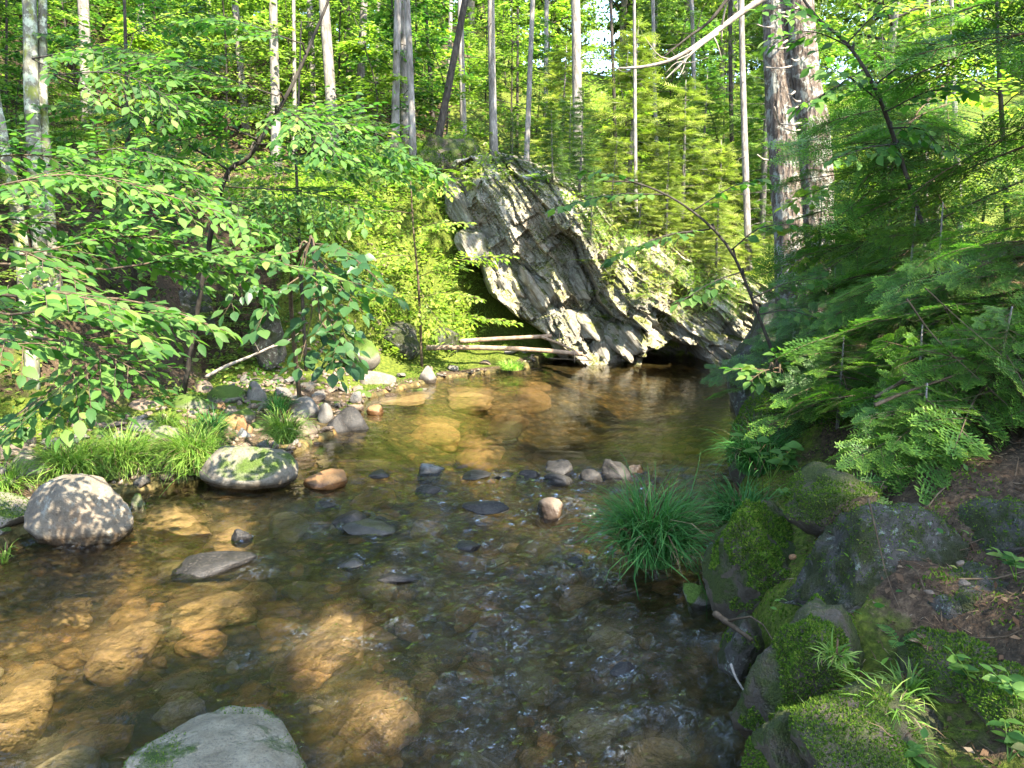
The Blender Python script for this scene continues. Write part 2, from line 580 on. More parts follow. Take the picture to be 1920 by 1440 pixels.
def ground_mat():
    m = M('forest_floor_and_streambed')
    moss, bed = m.attr('moss'), m.attr('bed')
    a = m.noise(3.5, 7, .65)
    f = m.noise(38, 4, .7)
    soil = m.ramp(a, [(.3, (.018, .014, .010)), (.5, (.040, .029, .018)), (.7, (.085, .06, .036))])
    lit = m.ramp(f, [(.35, (.022, .015, .01)), (.55, (.07, .046, .027)), (.72, (.16, .11, .068))])
    col = m.mix(m.ramp(m.noise(1.2, 4), [(.35, .35), (.6, .9)]), soil, lit)
    mc = m.ramp(m.noise(30, 5, .7), [(.28, (.022, .03, .005)), (.5, (.065, .085, .011)), (.72, (.14, .16, .02))])
    mk = m.ramp(m.math('ADD', m.math('MULTIPLY', moss, 1.15), m.math('MULTIPLY', m.math('SUBTRACT', m.noise(2.6, 6, .7), .5), 1.5)), [(.42, 0), (.6, 1)])
    col = m.mix(mk, col, mc)
    vc = m.n('TexVoronoi'); m.l(m.mapping((1, 1, .4)), vc.inputs['Vector']); vc.inputs['Scale'].default_value = 13
    sv = m.n('SeparateColor'); m.l(vc.outputs['Color'], sv.inputs[0])
    bc = m.ramp(sv.outputs[0], [(0, (.085, .072, .032)), (.3, (.15, .105, .038)), (.55, (.26, .155, .052)), (.75, (.11, .095, .042)), (1, (.31, .21, .09))])
    bc = m.mix(m.ramp(vc.outputs['Distance'], [(.25, 0), (.6, .75)]), bc, (.03, .026, .012))
    bc = m.mix(m.ramp(m.noise(1.1, 4, .6), [(.42, 0), (.62, .65)]), bc, (.065, .065, .022))
    col = m.mix(bed, col, bc)
    h = m.math('ADD', m.math('ADD', f, m.math('MULTIPLY', a, 2.0)), m.math('MULTIPLY', vc.outputs['Distance'], m.math('MULTIPLY', bed, -2.0)))
    return m.done(m.principled(col, .9, m.bump(h, .7, .03), .15))
MAT['ground'] = ground_mat()

def water_mat():
    m = M('clear_brook_water')
    n1 = m.noise(9, 3, .6, m.mapping((1, 1.0, 1)))
    n2 = m.noise(30, 3, .65, m.mapping((1, .8, 1)), .8)
    riff = m.attr('riffle')
    h = m.math('ADD', m.math('MULTIPLY', n1, 1.0), m.math('MULTIPLY', n2, m.math('MULTIPLY', riff, .55)))
    b = m.n('Bump')
    b.inputs['Distance'].default_value = .045
    m.put(b.inputs['Strength'], m.math('ADD', m.math('MULTIPLY', riff, 1.0), .14))
    m.put(b.inputs['Height'], h)
    fr = m.n('Fresnel')
    fr.inputs['IOR'].default_value = 1.34
    m.l(b.outputs[0], fr.inputs['Normal'])
    gl = m.n('BsdfGlossy')
    gl.inputs['Roughness'].default_value = .04
    m.l(b.outputs[0], gl.inputs['Normal'])
    tr = m.n('BsdfTransparent')
    tr.inputs['Color'].default_value = (.99, .98, .94, 1)
    rf = m.n('BsdfRefraction')
    rf.inputs['Color'].default_value = (.99, .98, .94, 1)
    rf.inputs['IOR'].default_value = 1.2
    rf.inputs['Roughness'].default_value = 0.0
    m.l(b.outputs[0], rf.inputs['Normal'])
    mx0 = m.n('MixShader')
    mx0.inputs[0].default_value = .45
    m.l(tr.outputs[0], mx0.inputs[1])
    m.l(rf.outputs[0], mx0.inputs[2])
    mx = m.n('MixShader')
    m.l(fr.outputs[0], mx.inputs[0])
    m.l(mx0.outputs[0], mx.inputs[1])
    m.l(gl.outputs[0], mx.inputs[2])
    fo = m.n('BsdfDiffuse')
    fo.inputs['Color'].default_value = (.62, .68, .72, 1)
    k = m.math('MULTIPLY', m.attr('foam'), m.ramp(m.noise(38, 5, .75, m.mapping((1.0, .8, 1)), 1.2), [(.50, 0), (.66, .8)]))
    mf = m.n('MixShader')
    m.put(mf.inputs[0], k)
    m.l(mx.outputs[0], mf.inputs[1])
    m.l(fo.outputs[0], mf.inputs[2])
    va = m.n('VolumeAbsorption')
    va.inputs['Color'].default_value = (.60, .50, .16, 1)
    va.inputs['Density'].default_value = .42
    m.l(va.outputs[0], m.out.inputs['Volume'])
    return m.done(mf.outputs[0])
MAT['water'] = water_mat()

# ------------------------------------------------------------------ terrain
LEFT_SHORE = np.array([(-4.2, -14), (-3.6, 0), (-3.25, 4.0), (-3.1, 4.7), (-2.9, 5.5), (-2.45, 5.95), (-1.95, 6.4), (-1.85, 7.0), (-1.62, 7.7), (-1.75, 9.2), (-1.0, 10.6), (.2, 11.5), (.55, 12.5), (1.2, 13.4), (3.8, 13.6), (6, 14.6), (9, 17), (16, 19)])
RIGHT_SHORE = np.array([(1.8, -14), (1.05, -2), (.9, 1.2), (.92, 2.44), (.98, 2.9), (1.12, 3.9), (1.5, 5.0), (1.9, 6.2), (2.5, 8.0), (2.85, 9.2), (3.25, 10.5), (4.0, 11.3), (6.0, 12.3), (9, 14.2), (16, 16)])

def seg_dist(x, y, line):
    best = np.full(np.shape(x), 1e9)
    for (x0, y0), (x1, y1) in zip(line[:-1], line[1:]):
        dx, dy = x1 - x0, y1 - y0
        t = np.clip(((x - x0) * dx + (y - y0) * dy) / (dx * dx + dy * dy), 0, 1)
        best = np.minimum(best, np.hypot(x - x0 - t * dx, y - y0 - t * dy))
    return best

def in_poly(x, y, poly):
    c = np.zeros(np.shape(x), bool)
    n = len(poly)
    for i in range(n):
        x0, y0 = poly[i]
        x1, y1 = poly[(i + 1) % n]
        if y0 == y1: continue
        k = ((y0 > y) != (y1 > y)) & (x < (x1 - x0) * (y - y0) / (y1 - y0) + x0)
        c ^= k
    return c

STREAM = np.concatenate([LEFT_SHORE, RIGHT_SHORE[::-1]])

def terrain(x, y, full=False):
    x, y = np.asarray(x, float), np.asarray(y, float)
    dl, dr = seg_dist(x, y, LEFT_SHORE), seg_dist(x, y, RIGHT_SHORE)
    wet = in_poly(x, y, STREAM)
    n1 = fbm(xy(x * .45, y * .45), 3, 4)
    n2 = fbm(xy(x * 2.2, y * 2.2), 9, 4)
    dlw = np.maximum(dl + .45 * n1 * sstep(.3, 2, dl), 0)
    hl = .03 + .15 * np.minimum(dlw, 1.8) + 1.75 * sstep(1.75, 2.9, dlw) + .52 * np.clip(dlw - 2.6, 0, 9) + .30 * np.clip(dlw - 11.6, 0, 12)
    wk = np.exp(-((x + 1.5) / 1.7) ** 4) * sstep(9.6, 11.2, y)
    hk = .03 + .15 * np.minimum(dlw, 1.4) + 2.75 * sstep(.75, 2.35, dlw) + .42 * np.clip(dlw - 2.2, 0, 200)
    hl = hl * (1 - wk) + hk * wk
    hr = np.interp(np.maximum(dr + .35 * n1 * sstep(.2, 1.5, dr), 0), [0, .12, .35, 1, 2, 4, 8, 20, 80], [.0, .3, .46, .84, 1.45, 2.5, 4.3, 8.0, 9.5])
    right = dr < dl
    land = np.where(right, hr, hl) + (np.where(right, .17, .10) * n2 + .25 * n1 * sstep(2, 6, np.minimum(dl, dr))) * sstep(0, .5, np.minimum(dl, dr))
    # the knoll that carries the outcrop
    land = land + 1.0 * np.exp(-((x + .2) ** 2 / 1.2 + (y - 14.4) ** 2 / 2.0)) * (~wet)
    # the knoll is lower towards its right-hand end
    land = land - np.where((~right) & (~wet), np.clip(land - 1.0, 0, 9) * .40 * np.exp(-((x - 4.2) ** 2 / 3.5 + (y - 15.0) ** 2 / 2.2)), 0)
    d = np.minimum(dl, dr)
    deep = np.where(y > 6.4, .62, .30)
    bed = -np.minimum(.05 + .30 * d, deep) + .05 * n2 + .04 * n1
    h = np.where(wet, bed, land)
    if full:
        return h, wet, dl, dr, right, n1, n2
    return h

def axis_pts(segs):
    out = [segs[0][0]]
    for a, b, st in segs:
        n = max(1, int(round((b - a) / st)))
        out += list(a + (b - a) * (np.arange(1, n + 1) / n))
    return np.array(out)

gx = axis_pts([(-75, -16, 3.0), (-16, -6.5, .4), (-6.5, -3.6, .12), (-3.6, 4.2, .05), (4.2, 7, .14), (7, 16, .45), (16, 75, 3.0)])
gy = axis_pts([(-14, -1, .8), (-1, 1.4, .2), (1.4, 10.8, .055), (10.8, 16, .08), (16, 30, .4), (30, 110, 3.0)])
GX, GY = np.meshgrid(gx, gy)
H, WET, DL, DR, RT, N1, N2 = terrain(GX.ravel(), GY.ravel(), True)
nx, ny = len(gx), len(gy)
ii, jj = np.meshgrid(np.arange(nx - 1), np.arange(ny - 1))
b0 = (jj * nx + ii).ravel()
g = Geo()
g.add(np.stack([GX.ravel(), GY.ravel(), H], -1), np.stack([b0, b0 + 1, b0 + nx + 1, b0 + nx], -1))
ground = g.build('ground', MAT['ground'])
tag(ground, kind='structure')
dmin = np.minimum(DL, DR)
xg, yg = GX.ravel(), GY.ravel()
bedm = np.where(WET, 1.0, 1 - sstep(.0, 1.0, np.where(RT, 9, DL) / np.where((xg > -2) & (yg > 9), .10, .5)))
mossm = np.zeros_like(H)
mossm += np.where(~RT & ~WET, np.exp(-((DL - 1.35) / .45) ** 2) * (yg > 5) * .95, 0)
mossm += np.where(~RT & ~WET & (xg > -3.2) & (yg > 9.2), (1 - sstep(1.7, 3.2, DL)) * sstep(.1, .35, DL) * .9, 0)
mossm += np.where(~WET & ~RT & (yg > 12.2) & (xg > -1.5), .5, 0)
mossm += np.where(RT & ~WET, (1 - sstep(.2, .7, DR)) * .42, 0)
mossm += .22
for nm, val in (('bed', bedm), ('moss', np.clip(mossm, 0, 1))):
    a_ = ground.data.attributes.new(nm, 'FLOAT', 'POINT')
    a_.data.foreach_set('value', val.astype(np.float32))

# ------------------------------------------------------------------ water
RIFF_ROCKS = []
def water_height(x, y):
    f = sstep(6.9, 5.6, y) * sstep(.2, 2.0, y + 2)       # riffle below the stone sill, calm pool above
    lane = np.exp(-((x - .15 - .1 * (y - 4)) / 1.1) ** 2)
    amp = .004 + .055 * f * (.34 + .66 * lane)
    w = fbm(xy(x * 2.6 + .3 * y, y * 3.4), 21, 3) + .7 * fbm(xy(x * 7.5, y * 6.0), 22, 3) * f + .55 * fbm(xy(x * 15, y * 12), 23, 2) * f
    pool = .35 * fbm(xy(x * 3.0, y * 11.0), 25, 3) * (1 - f)
    h = amp * (w + pool)
    for (rx, ry, rr) in RIFF_ROCKS:
        d = np.hypot((x - rx), (y - ry) * 1.2) / rr
        h = h + .012 * np.cos(d * 6.0) * np.exp(-((d - 1.0) / .8) ** 2)
    return h, f * (.45 + .55 * lane)

FOAM = [(490, 1075, .10, .95), (500, 1045, .08, .7), (605, 990, .13, .7), (620, 945, .10, .5), (905, 962, .13, .8), (800, 985, .16, .5), (560, 960, .10, .4), (800, 915, .10, .4), (1075, 950, .12, .4), (900, 1050, .15, .35), (1090, 1060, .14, .45), (880, 1110, .14, .45), (960, 1200, .16, .4), (1170, 1255, .07, .7), (780, 1080, .14, .4), (905, 1300, .12, .4), (470, 1230, .13, .35), (560, 1190, .12, .4), (680, 1200, .08, .5), (1380, 1240, .05, .6), (150, 1028, .10, .5), (690, 868, .08, .3), (300, 1180, .07, .3), (940, 890, .08, .5), (880, 1390, .12, .35)]
def build_water():
    wx = axis_pts([(-9, -3.8, .25), (-3.8, 4.4, .03), (4.4, 17, .4)])
    wy = axis_pts([(-14, 0, .5), (0, 1.6, .1), (1.6, 7.6, .024), (7.6, 14.6, .05), (14.6, 20, .3)])
    X, Y = np.meshgrid(wx, wy)
    h, f = water_height(X.ravel(), Y.ravel())
    n, k = len(wx), len(wy)
    i, j = np.meshgrid(np.arange(n - 1), np.arange(k - 1))
    b = (j * n + i).ravel()
    F = np.stack([b, b + 1, b + n + 1, b + n], -1)
    # keep only cells over or beside the stream
    cx, cyy = X.ravel(), Y.ravel()
    near = in_poly(cx, cyy, STREAM) | (np.minimum(seg_dist(cx, cyy, LEFT_SHORE), seg_dist(cx, cyy, RIGHT_SHORE)) < .45)
    F = F[near[F].all(1)]
    g = Geo()
    g.add(np.stack([X.ravel(), Y.ravel(), h], -1), F)
    o = g.build('water', MAT['water'])
    tag(o, kind='structure')
    a_ = o.data.attributes.new('riffle', 'FLOAT', 'POINT')
    a_.data.foreach_set('value', f.astype(np.float32))
    # aerated water where the brook spills past stones, drifting downstream towards the viewer
    fm = np.zeros(len(cx))
    wob = .5 + .9 * fbm(xy(cx * 5, cyy * 5), 31, 3)
    for (u, v, r, k) in FOAM:
        p = onz(u, v)
        fm = np.maximum(fm, k * .45 * np.exp(-(((cx - p[0]) / r) ** 2 + ((cyy - p[1]) / (r * .8)) ** 2)) * (.35 + wob))
    # and along the crests of the steeper ripples
    cr = (h - .0) / .030
    fm = np.maximum(fm, .28 * f * sstep(.5, 1.3, cr) * sstep(-.3, .5, fbm(xy(cx * 1.6, cyy * 1.1), 33, 3)))
    a_ = o.data.attributes.new('foam', 'FLOAT', 'POINT')
    a_.data.foreach_set('value', np.clip(fm, 0, 1).astype(np.float32))
# ------------------------------------------------------------------ rocks
def rock_obj(name, center, size, rotz, seed, mat, level=4, facets=9, rough=.10, fine=.025, flat=.55, tilt=(0, 0), parent=None):
    """One boulder as one mesh; size = full extents."""
    V, F = rock_shape(seed, level, facets, rough, fine, flat)
    g = Geo().add(V * np.asarray(size) / 2, F)
    o = link(name, g.mesh(name, mat), parent, center)
    o.rotation_euler = (tilt[0], tilt[1], rotz)
    return o

def boulder_px(name, label, cat, u0, u1, vt, vb, mat, seed, z=0.0, dr=.75, sink=.25, rotz=None, group=None, level=4, **kw):
    """A rock whose front foot is at photo row vb (on height z), spanning u0..u1 and vt..vb."""
    uc = (u0 + u1) / 2
    f = onz(uc, vb, z)
    t = project(f)[2]
    W = (u1 - u0) * t / FPX
    ext = (vb - vt) * t / FPX
    dep = math.atan2(CAM[2] - z, math.hypot(f[0], f[1]))
    D = W * dr
    Hh = math.sqrt(max(ext ** 2 - (D * math.sin(dep)) ** 2 * .8, (ext * .5) ** 2)) / math.cos(dep)
    full = Hh * (1 + sink)
    rz = (seed * 1.7) % .8 - .4 if rotz is None else rotz
    c = (f[0] * (1 + D * .42 / f[1]), f[1] + D * .42, z + Hh - full / 2)
    o = rock_obj(name, c, (W * 1.03, D, full), rz, seed, MAT[mat], level, **kw)
    tag(o, label, cat, group, 'thing')
    USED.add(label)
    landmark('stone', label, o.location.x, o.location.y)
    return o

def add_moss(parent, n, size, seed, nz_lo=.25, amt=.0, mat='moss_tuft', scale=4.0):
    """Moss growing on a rock: many small upright tufts on its upper faces, joined into one part."""
    me = parent.data
    nv = len(me.vertices)
    V = np.empty(nv * 3, np.float32); me.vertices.foreach_get('co', V); V = V.reshape(-1, 3).astype(float)
    Nn = np.empty(nv * 3, np.float32); me.vertices.foreach_get('normal', Nn); Nn = Nn.reshape(-1, 3).astype(float)
    F = np.array([p.vertices[:3] for p in me.polygons])
    rg = np.random.default_rng(seed)
    A = V[F]
    area = np.linalg.norm(np.cross(A[:, 1] - A[:, 0], A[:, 2] - A[:, 0]), axis=1)
    idx = rg.choice(len(F), n * 3, p=area / area.sum())
    w = rg.dirichlet((1, 1, 1), n * 3)
    P = (A[idx] * w[..., None]).sum(1)
    N = norm((Nn[F[idx]] * w[..., None]).sum(1))
    keep = (N[:, 2] > nz_lo) & (fbm(P * scale + seed, seed, 3) > amt - .12)
    P, N = P[keep][:n], N[keep][:n]
    k = len(P)
    tm = (np.array([(-.35, 0, 0), (.35, 0, 0), (0, .1, 1.0), (0, -.35, 0), (0, .35, 0), (.12, 0, .8)]), [np.array([(0, 1, 2), (3, 4, 5)])])
    X = norm(rg.normal(size=(k, 3)))
    ax = norm(N + .55 * rg.normal(size=(k, 3)) + np.array((0, 0, .3)))
    X = norm(np.cross(ax, X))
    Rm = np.stack([X, np.cross(ax, X), ax], -1)
    g = Geo()
    scatter(g, tm, P - N * size * .2, Rm, size * rg.uniform(.5, 1.3, k), 0, rg.uniform(0, .99, k))
    o = g.build('moss', MAT[mat], parent)
    o['kind'] = 'stuff'
    return o

# boulders and stones in and beside the brook: label, extents in the photo, material
b = boulder_px('boulder', 'large rounded grey boulder with a rusty right side standing at the water edge', 'boulder', 64, 252, 894, 1030, 'granite', 10, dr=.8, sink=.3, level=5, facets=13, rough=.09, fine=.03, flat=.55, rotz=.2)
b = boulder_px('boulder', 'pale boulder with a mossy end lying left of the large rounded boulder', 'boulder', -75, 82, 936, 1006, 'granite_moss', 11, dr=.7, level=5, rough=.06)
add_moss(b, 1500, .012, 5, .0, .12)
b = boulder_px('boulder', 'smooth oval granite boulder with a mossy right end in front of the sunny sedge', 'boulder', 370, 566, 843, 924, 'granite_moss', 14, dr=.6, level=5, facets=7, rough=.05, fine=.015, flat=.7, rotz=-.12)
boulder_px('stone', 'flat rusty orange wet stone beside the oval granite boulder', 'stone', 570, 650, 884, 916, 'stone_orange', 16, dr=.8, sink=.6, flat=.4)
V, F = rock_shape(22, 5, 9, .07, .02, .6)
V = V + np.where(V[:, 2:] > .55, (.55 - V[:, 2:]) * .8, 0) * np.array((0, 0, 1.0))      # worn flat on top
V[:, 2] += .03 * fbm(V * 5, 4, 3)
b = link('boulder', Geo().add(V * (.37, .34, .46), F).mesh('boulder', MAT['granite_front']), None, (-.93, 2.20, -.02))
b.rotation_euler = (R(-4), R(5), .12)
tag(b, 'broad greenish boulder with dark moss rising from the water nearest the viewer', 'boulder', None, 'thing')
RIFF_ROCKS.append((-.93, 2.25, .38))
add_moss(b, 4000, .007, 8, .3, .20)
boulder_px('boulder', 'pale stone with white lichen spots left of the sunny sedge', 'boulder', 16, 86, 849, 914, 'granite', 23, z=.05)
MID = [
 ('blue grey humped stone standing alone at the lip of the pool', 768, 846, 861, 891, 'stone_blue', .5),
 ('dark domed wet stone in the middle of the stone sill', 1016, 1078, 857, 888, 'stone_wet', .8),
 ('small black wet stone at the left end of the stone sill', 966, 1016, 880, 903, 'stone_wet', .8),
 ('flat wet slab in front of the dark domed stone', 1008, 1088, 880, 906, 'stone_wet', .8),
 ('rough dark brown stone at the right end of the stone sill', 1126, 1188, 862, 893, 'stone_wet', .8),
 ('small tan stone touching the rough brown sill stone', 1176, 1212, 870, 888, 'stone_brown', .8),
 ('brown egg shaped stone below the stone sill', 1003, 1060, 930, 964, 'stone_brown', .8),
 ('black slab with water pouring past below the sill', 618, 700, 954, 988, 'stone_wet', .9),
 ('dark mossy stone breaking the riffle beside the black slab', 636, 770, 966, 1001, 'stone_blue', .7),
 ('low dark stone overrun by a small spill of water', 862, 960, 940, 964, 'stone_wet', .8),
 ('little blue grey wet stone alone in the riffle', 634, 687, 1040, 1063, 'stone_blue', .8),
 ('small dark mossy stone at the right foot of the large rounded boulder', 246, 274, 926, 950, 'stone_moss', .8),
 ('small black stone behind the tan submerged ledge', 432, 474, 986, 1012, 'stone_wet', .8),
 ('mossy pointed stone by the foot of the right bank', 1274, 1345, 1088, 1132, 'stone_moss', .8),
 ('low wet stone left of the blue grey humped one', 690, 742, 876, 894, 'stone_wet', .9),
 ('thin dark slab showing just right of the blue grey humped stone', 858, 930, 884, 900, 'stone_wet', .9),
 ('sliver of black rock at the left of the little sill stone', 922, 968, 884, 898, 'stone_wet', .9),
 ('dark wet lump between the domed stone and the rough brown one', 1086, 1130, 874, 897, 'stone_wet', .8),
 ('small black rock peeping out below the blue grey humped stone', 778, 826, 908, 926, 'stone_wet', .9),
 ('dark rock parting the current upstream of the black slab', 590, 640, 936, 954, 'stone_wet', .9),
 ('long dark ridge of rock barely breaking the riffle', 700, 800, 1072, 1092, 'stone_wet', .5),
 ('round dark rock in the riffle left of the biggest sedge tuft', 1050, 1098, 1040, 1064, 'stone_wet', .8),
 ('low black rock in the middle of the riffle', 850, 905, 1010, 1030, 'stone_wet', .8),
 ('dark rock in the riffle towards the viewer', 1140, 1196, 1240, 1264, 'stone_wet', .8),
 ('half sunken brown stone with water curling over its right end', 318, 492, 1036, 1078, 'stone_wet', .6),
]
for k, (lb, u0, u1, vt, vb, mt, dr) in enumerate(MID):
    o = boulder_px('stone', lb, 'stone', u0, u1, vt + (vb - vt) * (.0 if k in (0, 1, 4, 5, 11) else .15), vb, mt, 40 + k * 3, dr=dr, sink=1.3, level=4, facets=13, rough=.14, fine=.05, flat=.38)
    RIFF_ROCKS.append((o.location.x, o.location.y, max(o.dimensions.x, .1) * .5))
for px in ((150, 1010), (460, 915)):
    p_ = onz(*px)
    RIFF_ROCKS.append((p_[0], p_[1] + .15, .28))
BANK = [
 ('yellow mossed stone behind the widest sedge tuft', 166, 238, 805, 836, 'stone_moss', .12),
 ('brown grey layered stone in the rubble', 236, 310, 750, 782, 'stone_brown', .2),
 ('long flat grey stone under the layered stone', 210, 294, 769, 794, 'stone_grey', .15),
 ('rounded grey stone behind the widest sedge tuft', 242, 304, 786, 820, 'stone_grey', .14),
 ('big mossy green stone at the back of the rubble', 320, 410, 738, 777, 'stone_moss', .2),
 ('small reddish stone under the pale curved branch', 364, 402, 712, 735, 'stone_brown', .25),
 ('long moss topped stone beside the round grey stone', 390, 464, 722, 753, 'stone_moss', .22),
 ('round smooth grey stone on top of the rubble', 458, 502, 716, 751, 'stone_grey', .22),
 ('small pinkish stone right of the big mossy stone', 400, 430, 754, 773, 'stone_orange', .18),
 ('brown stone with a mossy crown amid the rubble', 424, 482, 762, 792, 'stone_moss', .15),
 ('tan slabby stone in front of the moss crowned stone', 418, 470, 780, 804, 'stone_orange', .13),
 ('small rusty blocky stone above the dark blue stone', 443, 474, 788, 814, 'stone_orange', .1),
 ('dark blue wet stone near the smallest sunny sedge', 438, 478, 801, 834, 'stone_blue', .05),
 ('speckled grey stone behind the smallest sunny sedge', 544, 600, 746, 780, 'stone_grey', .14),
 ('small grey block beside the speckled stone', 596, 624, 756, 781, 'stone_grey', .14),
 ('tiny whitish stone left of the speckled stone', 540, 568, 776, 790, 'granite', .12),
 ('tan round stone carrying the smallest sunny sedge', 496, 596, 782, 826, 'stone_brown', .04),
 ('dark wet round stone at the tip of the stony spit', 626, 696, 766, 808, 'stone_wet', 0),
 ('rough wet stone behind the tip of the stony spit', 600, 662, 780, 812, 'stone_wet', 0),
 ('pale yellow stone between the two sunny sedge tufts', 284, 354, 801, 836, 'granite', .1),
 ('brown mound of stone behind the oval boulder', 430, 480, 833, 860, 'stone_brown', .02),
 ('brown stone at the picture edge behind the lichen stone', -20, 30, 824, 853, 'stone_brown', .15),
 ('pale flat slab on top of the slab heap at the far left', -10, 46, 800, 818, 'stone_brown', .25),
 ('long pale slab in the slab heap at the far left', 0, 82, 812, 830, 'granite', .2),
 ('cream slab at the bottom of the slab heap at the far left', 20, 78, 826, 846, 'granite', .15),
 ('pale blocky stone at the start of the sunny moss', 676, 744, 688, 728, 'granite', .02),
 ('dark pointed stone in front of the pale blocky stone', 706, 742, 706, 729, 'stone_wet', 0),
 ('dark rounded stone on the edge of the sunny moss', 784, 820, 687, 716, 'stone_grey', .02),
 ('tan sunken stone off the tip of the spit', 686, 720, 760, 777, 'stone_orange', 0),
]
for k, (lb, u0, u1, vt, vb, mt, z) in enumerate(BANK):
    boulder_px('stone', lb, 'stone', u0, u1, vt, vb, mt, 120 + k * 5, z=z, dr=.8, sink=.8, level=3, facets=9, flat=.45)

# the rest of the rubble on the left bank and along the sunny shore
rubble = []
for k in range(7):
    for mt in ('stone_grey', 'stone_brown', 'stone_grey', 'stone_moss', 'stone_brown', 'granite'):
        V, F = rock_shape(300 + k, 3, 13, .13, .05, .36)
        rubble.append((mt, Geo().add(V, F).mesh('stone', MAT[mt])))
rg = np.random.default_rng(77)
WORDS = {'stone_grey': 'grey', 'stone_brown': 'brown', 'stone_moss': 'moss topped', 'granite': 'pale'}
cnt = 0
taken = [(o.location.x, o.location.y, max(o.dimensions.x, o.dimensions.y) * .5) for o in COL.objects if o.name.startswith(('stone', 'boulder'))]
def place_rubble(n, xr, yr, dmin_, dmax_, smin, smax, where, mats=None):
    tries = 0
    done = 0
    while done < n and tries < 6000:
        tries += 1
        x, y = rg.uniform(*xr), rg.uniform(*yr)
        h, wet, dl, dr_, rt, *_ = terrain(np.array([x]), np.array([y]), True)
        if rt[0] or not (dmin_ < (-dl[0] if wet[0] else dl[0]) < dmax_): continue
        s = smin * (smax / smin) ** (rg.uniform() ** 1.6)
        if any((x - a) ** 2 + (y - b_) ** 2 < (r_ * .8 + s * .42) ** 2 for a, b_, r_ in taken): continue
        u, v, t = project((x, y, h[0]))
        if not (-80 < u < 1200 and v < 1500): continue
        mt, me = rubble[rg.integers(len(rubble))]
        if mats and mt not in mats: continue
        fl = rg.uniform(.35, .75)
        o = link('stone', me, None, (x, y, h[0] + s * fl * .18))
        o.scale = (s * .5, s * .5 * rg.uniform(.6, .95), s * .5 * fl)
        o.rotation_euler = (rg.normal() * .15, rg.normal() * .15, rg.uniform(0, 6.3))
        taken.append((x, y, s * .5))
        shape = 'flat' if fl < .5 else 'chunky'
        size = 'small' if s < .14 else ('fist sized' if s < .2 else 'head sized')
        tag(o, own_label('stone', f'{size} {shape} {WORDS[mt]} stone', x, y), 'stone', 'loose stones ' + where, 'thing')
        done += 1
place_rubble(120, (-4.6, -1.4), (5.6, 9.3), -.12, 1.5, .10, .42, 'in the shaded rubble behind the sedge')
place_rubble(34, (-5.0, -2.6), (4.5, 6.6), .0, 1.3, .09, .28, 'in the rubble at the far left')
place_rubble(16, (-2.0, .9), (9.2, 12.3), -.15, .35, .12, .40, 'along the edge of the sunny moss shore', ('stone_moss', 'stone_grey', 'stone_brown'))

# gravel between the stones
g = Geo()
n = 5000
x, y = rg.uniform(-5.2, 1.0, n), rg.uniform(4.4, 12.4, n)
h, wet, dl, dr_, rt, *_ = terrain(x, y, True)
k = ~rt & ~((x > -1.85) & (y > 9.1) & (dl > .12)) & (((~wet) & (dl < 1.6)) | (wet & (dl < .35)))
x, y, h = x[k], y[k], h[k]
V, F = ico(1)
s = rg.uniform(.015, .045, len(x))
q = frames(rg.normal(size=(len(x), 3)), np.tile((0, 0, 1.), (len(x), 1)) + .2 * rg.normal(size=(len(x), 3)))
scatter(g, (V * (1, .8, .5), [F]), np.stack([x, y, h + s * .2], -1), q, s)
gravel = g.build('gravel', MAT['stone_brown'])
tag(gravel, kind='stuff')

# stones on the streambed
bedmesh = [Geo().add(*rock_shape(400 + k, 4, 12, .16, .05, .4)).mesh('streambed_stone', MAT['bed_stone']) for k in range(8)]
ambermesh = [Geo().add(*rock_shape(400 + k, 4, 12, .16, .05, .4)).mesh('streambed_stone', MAT['bed_amber']) for k in range(8)]
BED = [(335, 975, 190, 'broad tan'), (425, 990, 130, 'orange'), (230, 1185, 175, 'large orange'), (375, 1165, 105, 'yellow tan'), (400, 1118, 150, 'reddish brown'), (125, 1182, 75, 'pale grey green'),
       (130, 1128, 90, 'rusty'), (620, 1185, 200, 'long tan'), (690, 1150, 120, 'amber'), (705, 1300, 190, 'largest amber'), (30, 1285, 190, 'large pale tan'), (110, 1385, 150, 'flat brown'), (832, 1275, 56, 'small pale'),
       (960, 986, 40, 'small bright orange'), (1020, 1006, 120, 'flat rosy'), (240, 1110, 95, 'dark olive'), (520, 1130, 90, 'olive'), (560, 1215, 120, 'narrow tan'), (760, 1130, 90, 'sandy'), (470, 1075, 110, 'brown'),
       (830, 1180, 110, 'dim brown'), (900, 1110, 90, 'grey'), (1150, 1180, 110, 'olive grey'), (1000, 1240, 120, 'dark'), (1120, 1330, 150, 'dim olive'), (1240, 1400, 130, 'tan'), (900, 1380, 140, 'dusky'), (330, 1270, 120, 'dark green'),
       (470, 1290, 110, 'mossy'), (180, 1330, 120, 'black'), (640, 1120, 80, 'small sandy'), (710, 1070, 100, 'grey brown'), (560, 1060, 80, 'muddy'), (1090, 1080, 90, 'slaty'), (860, 1020, 100, 'wavy brown'),
       (800, 960, 90, 'flat olive'), (540, 960, 110, 'dull green'), (700, 905, 90, 'brownish'), (900, 830, 120, 'golden'), (820, 800, 110, 'amber pool'), (760, 760, 130, 'sandy pool'), (950, 770, 90, 'yellow pool'), (1050, 830, 100, 'dim pool'), (880, 745, 120, 'reddish pool'), (1000, 730, 90, 'deep pool')]
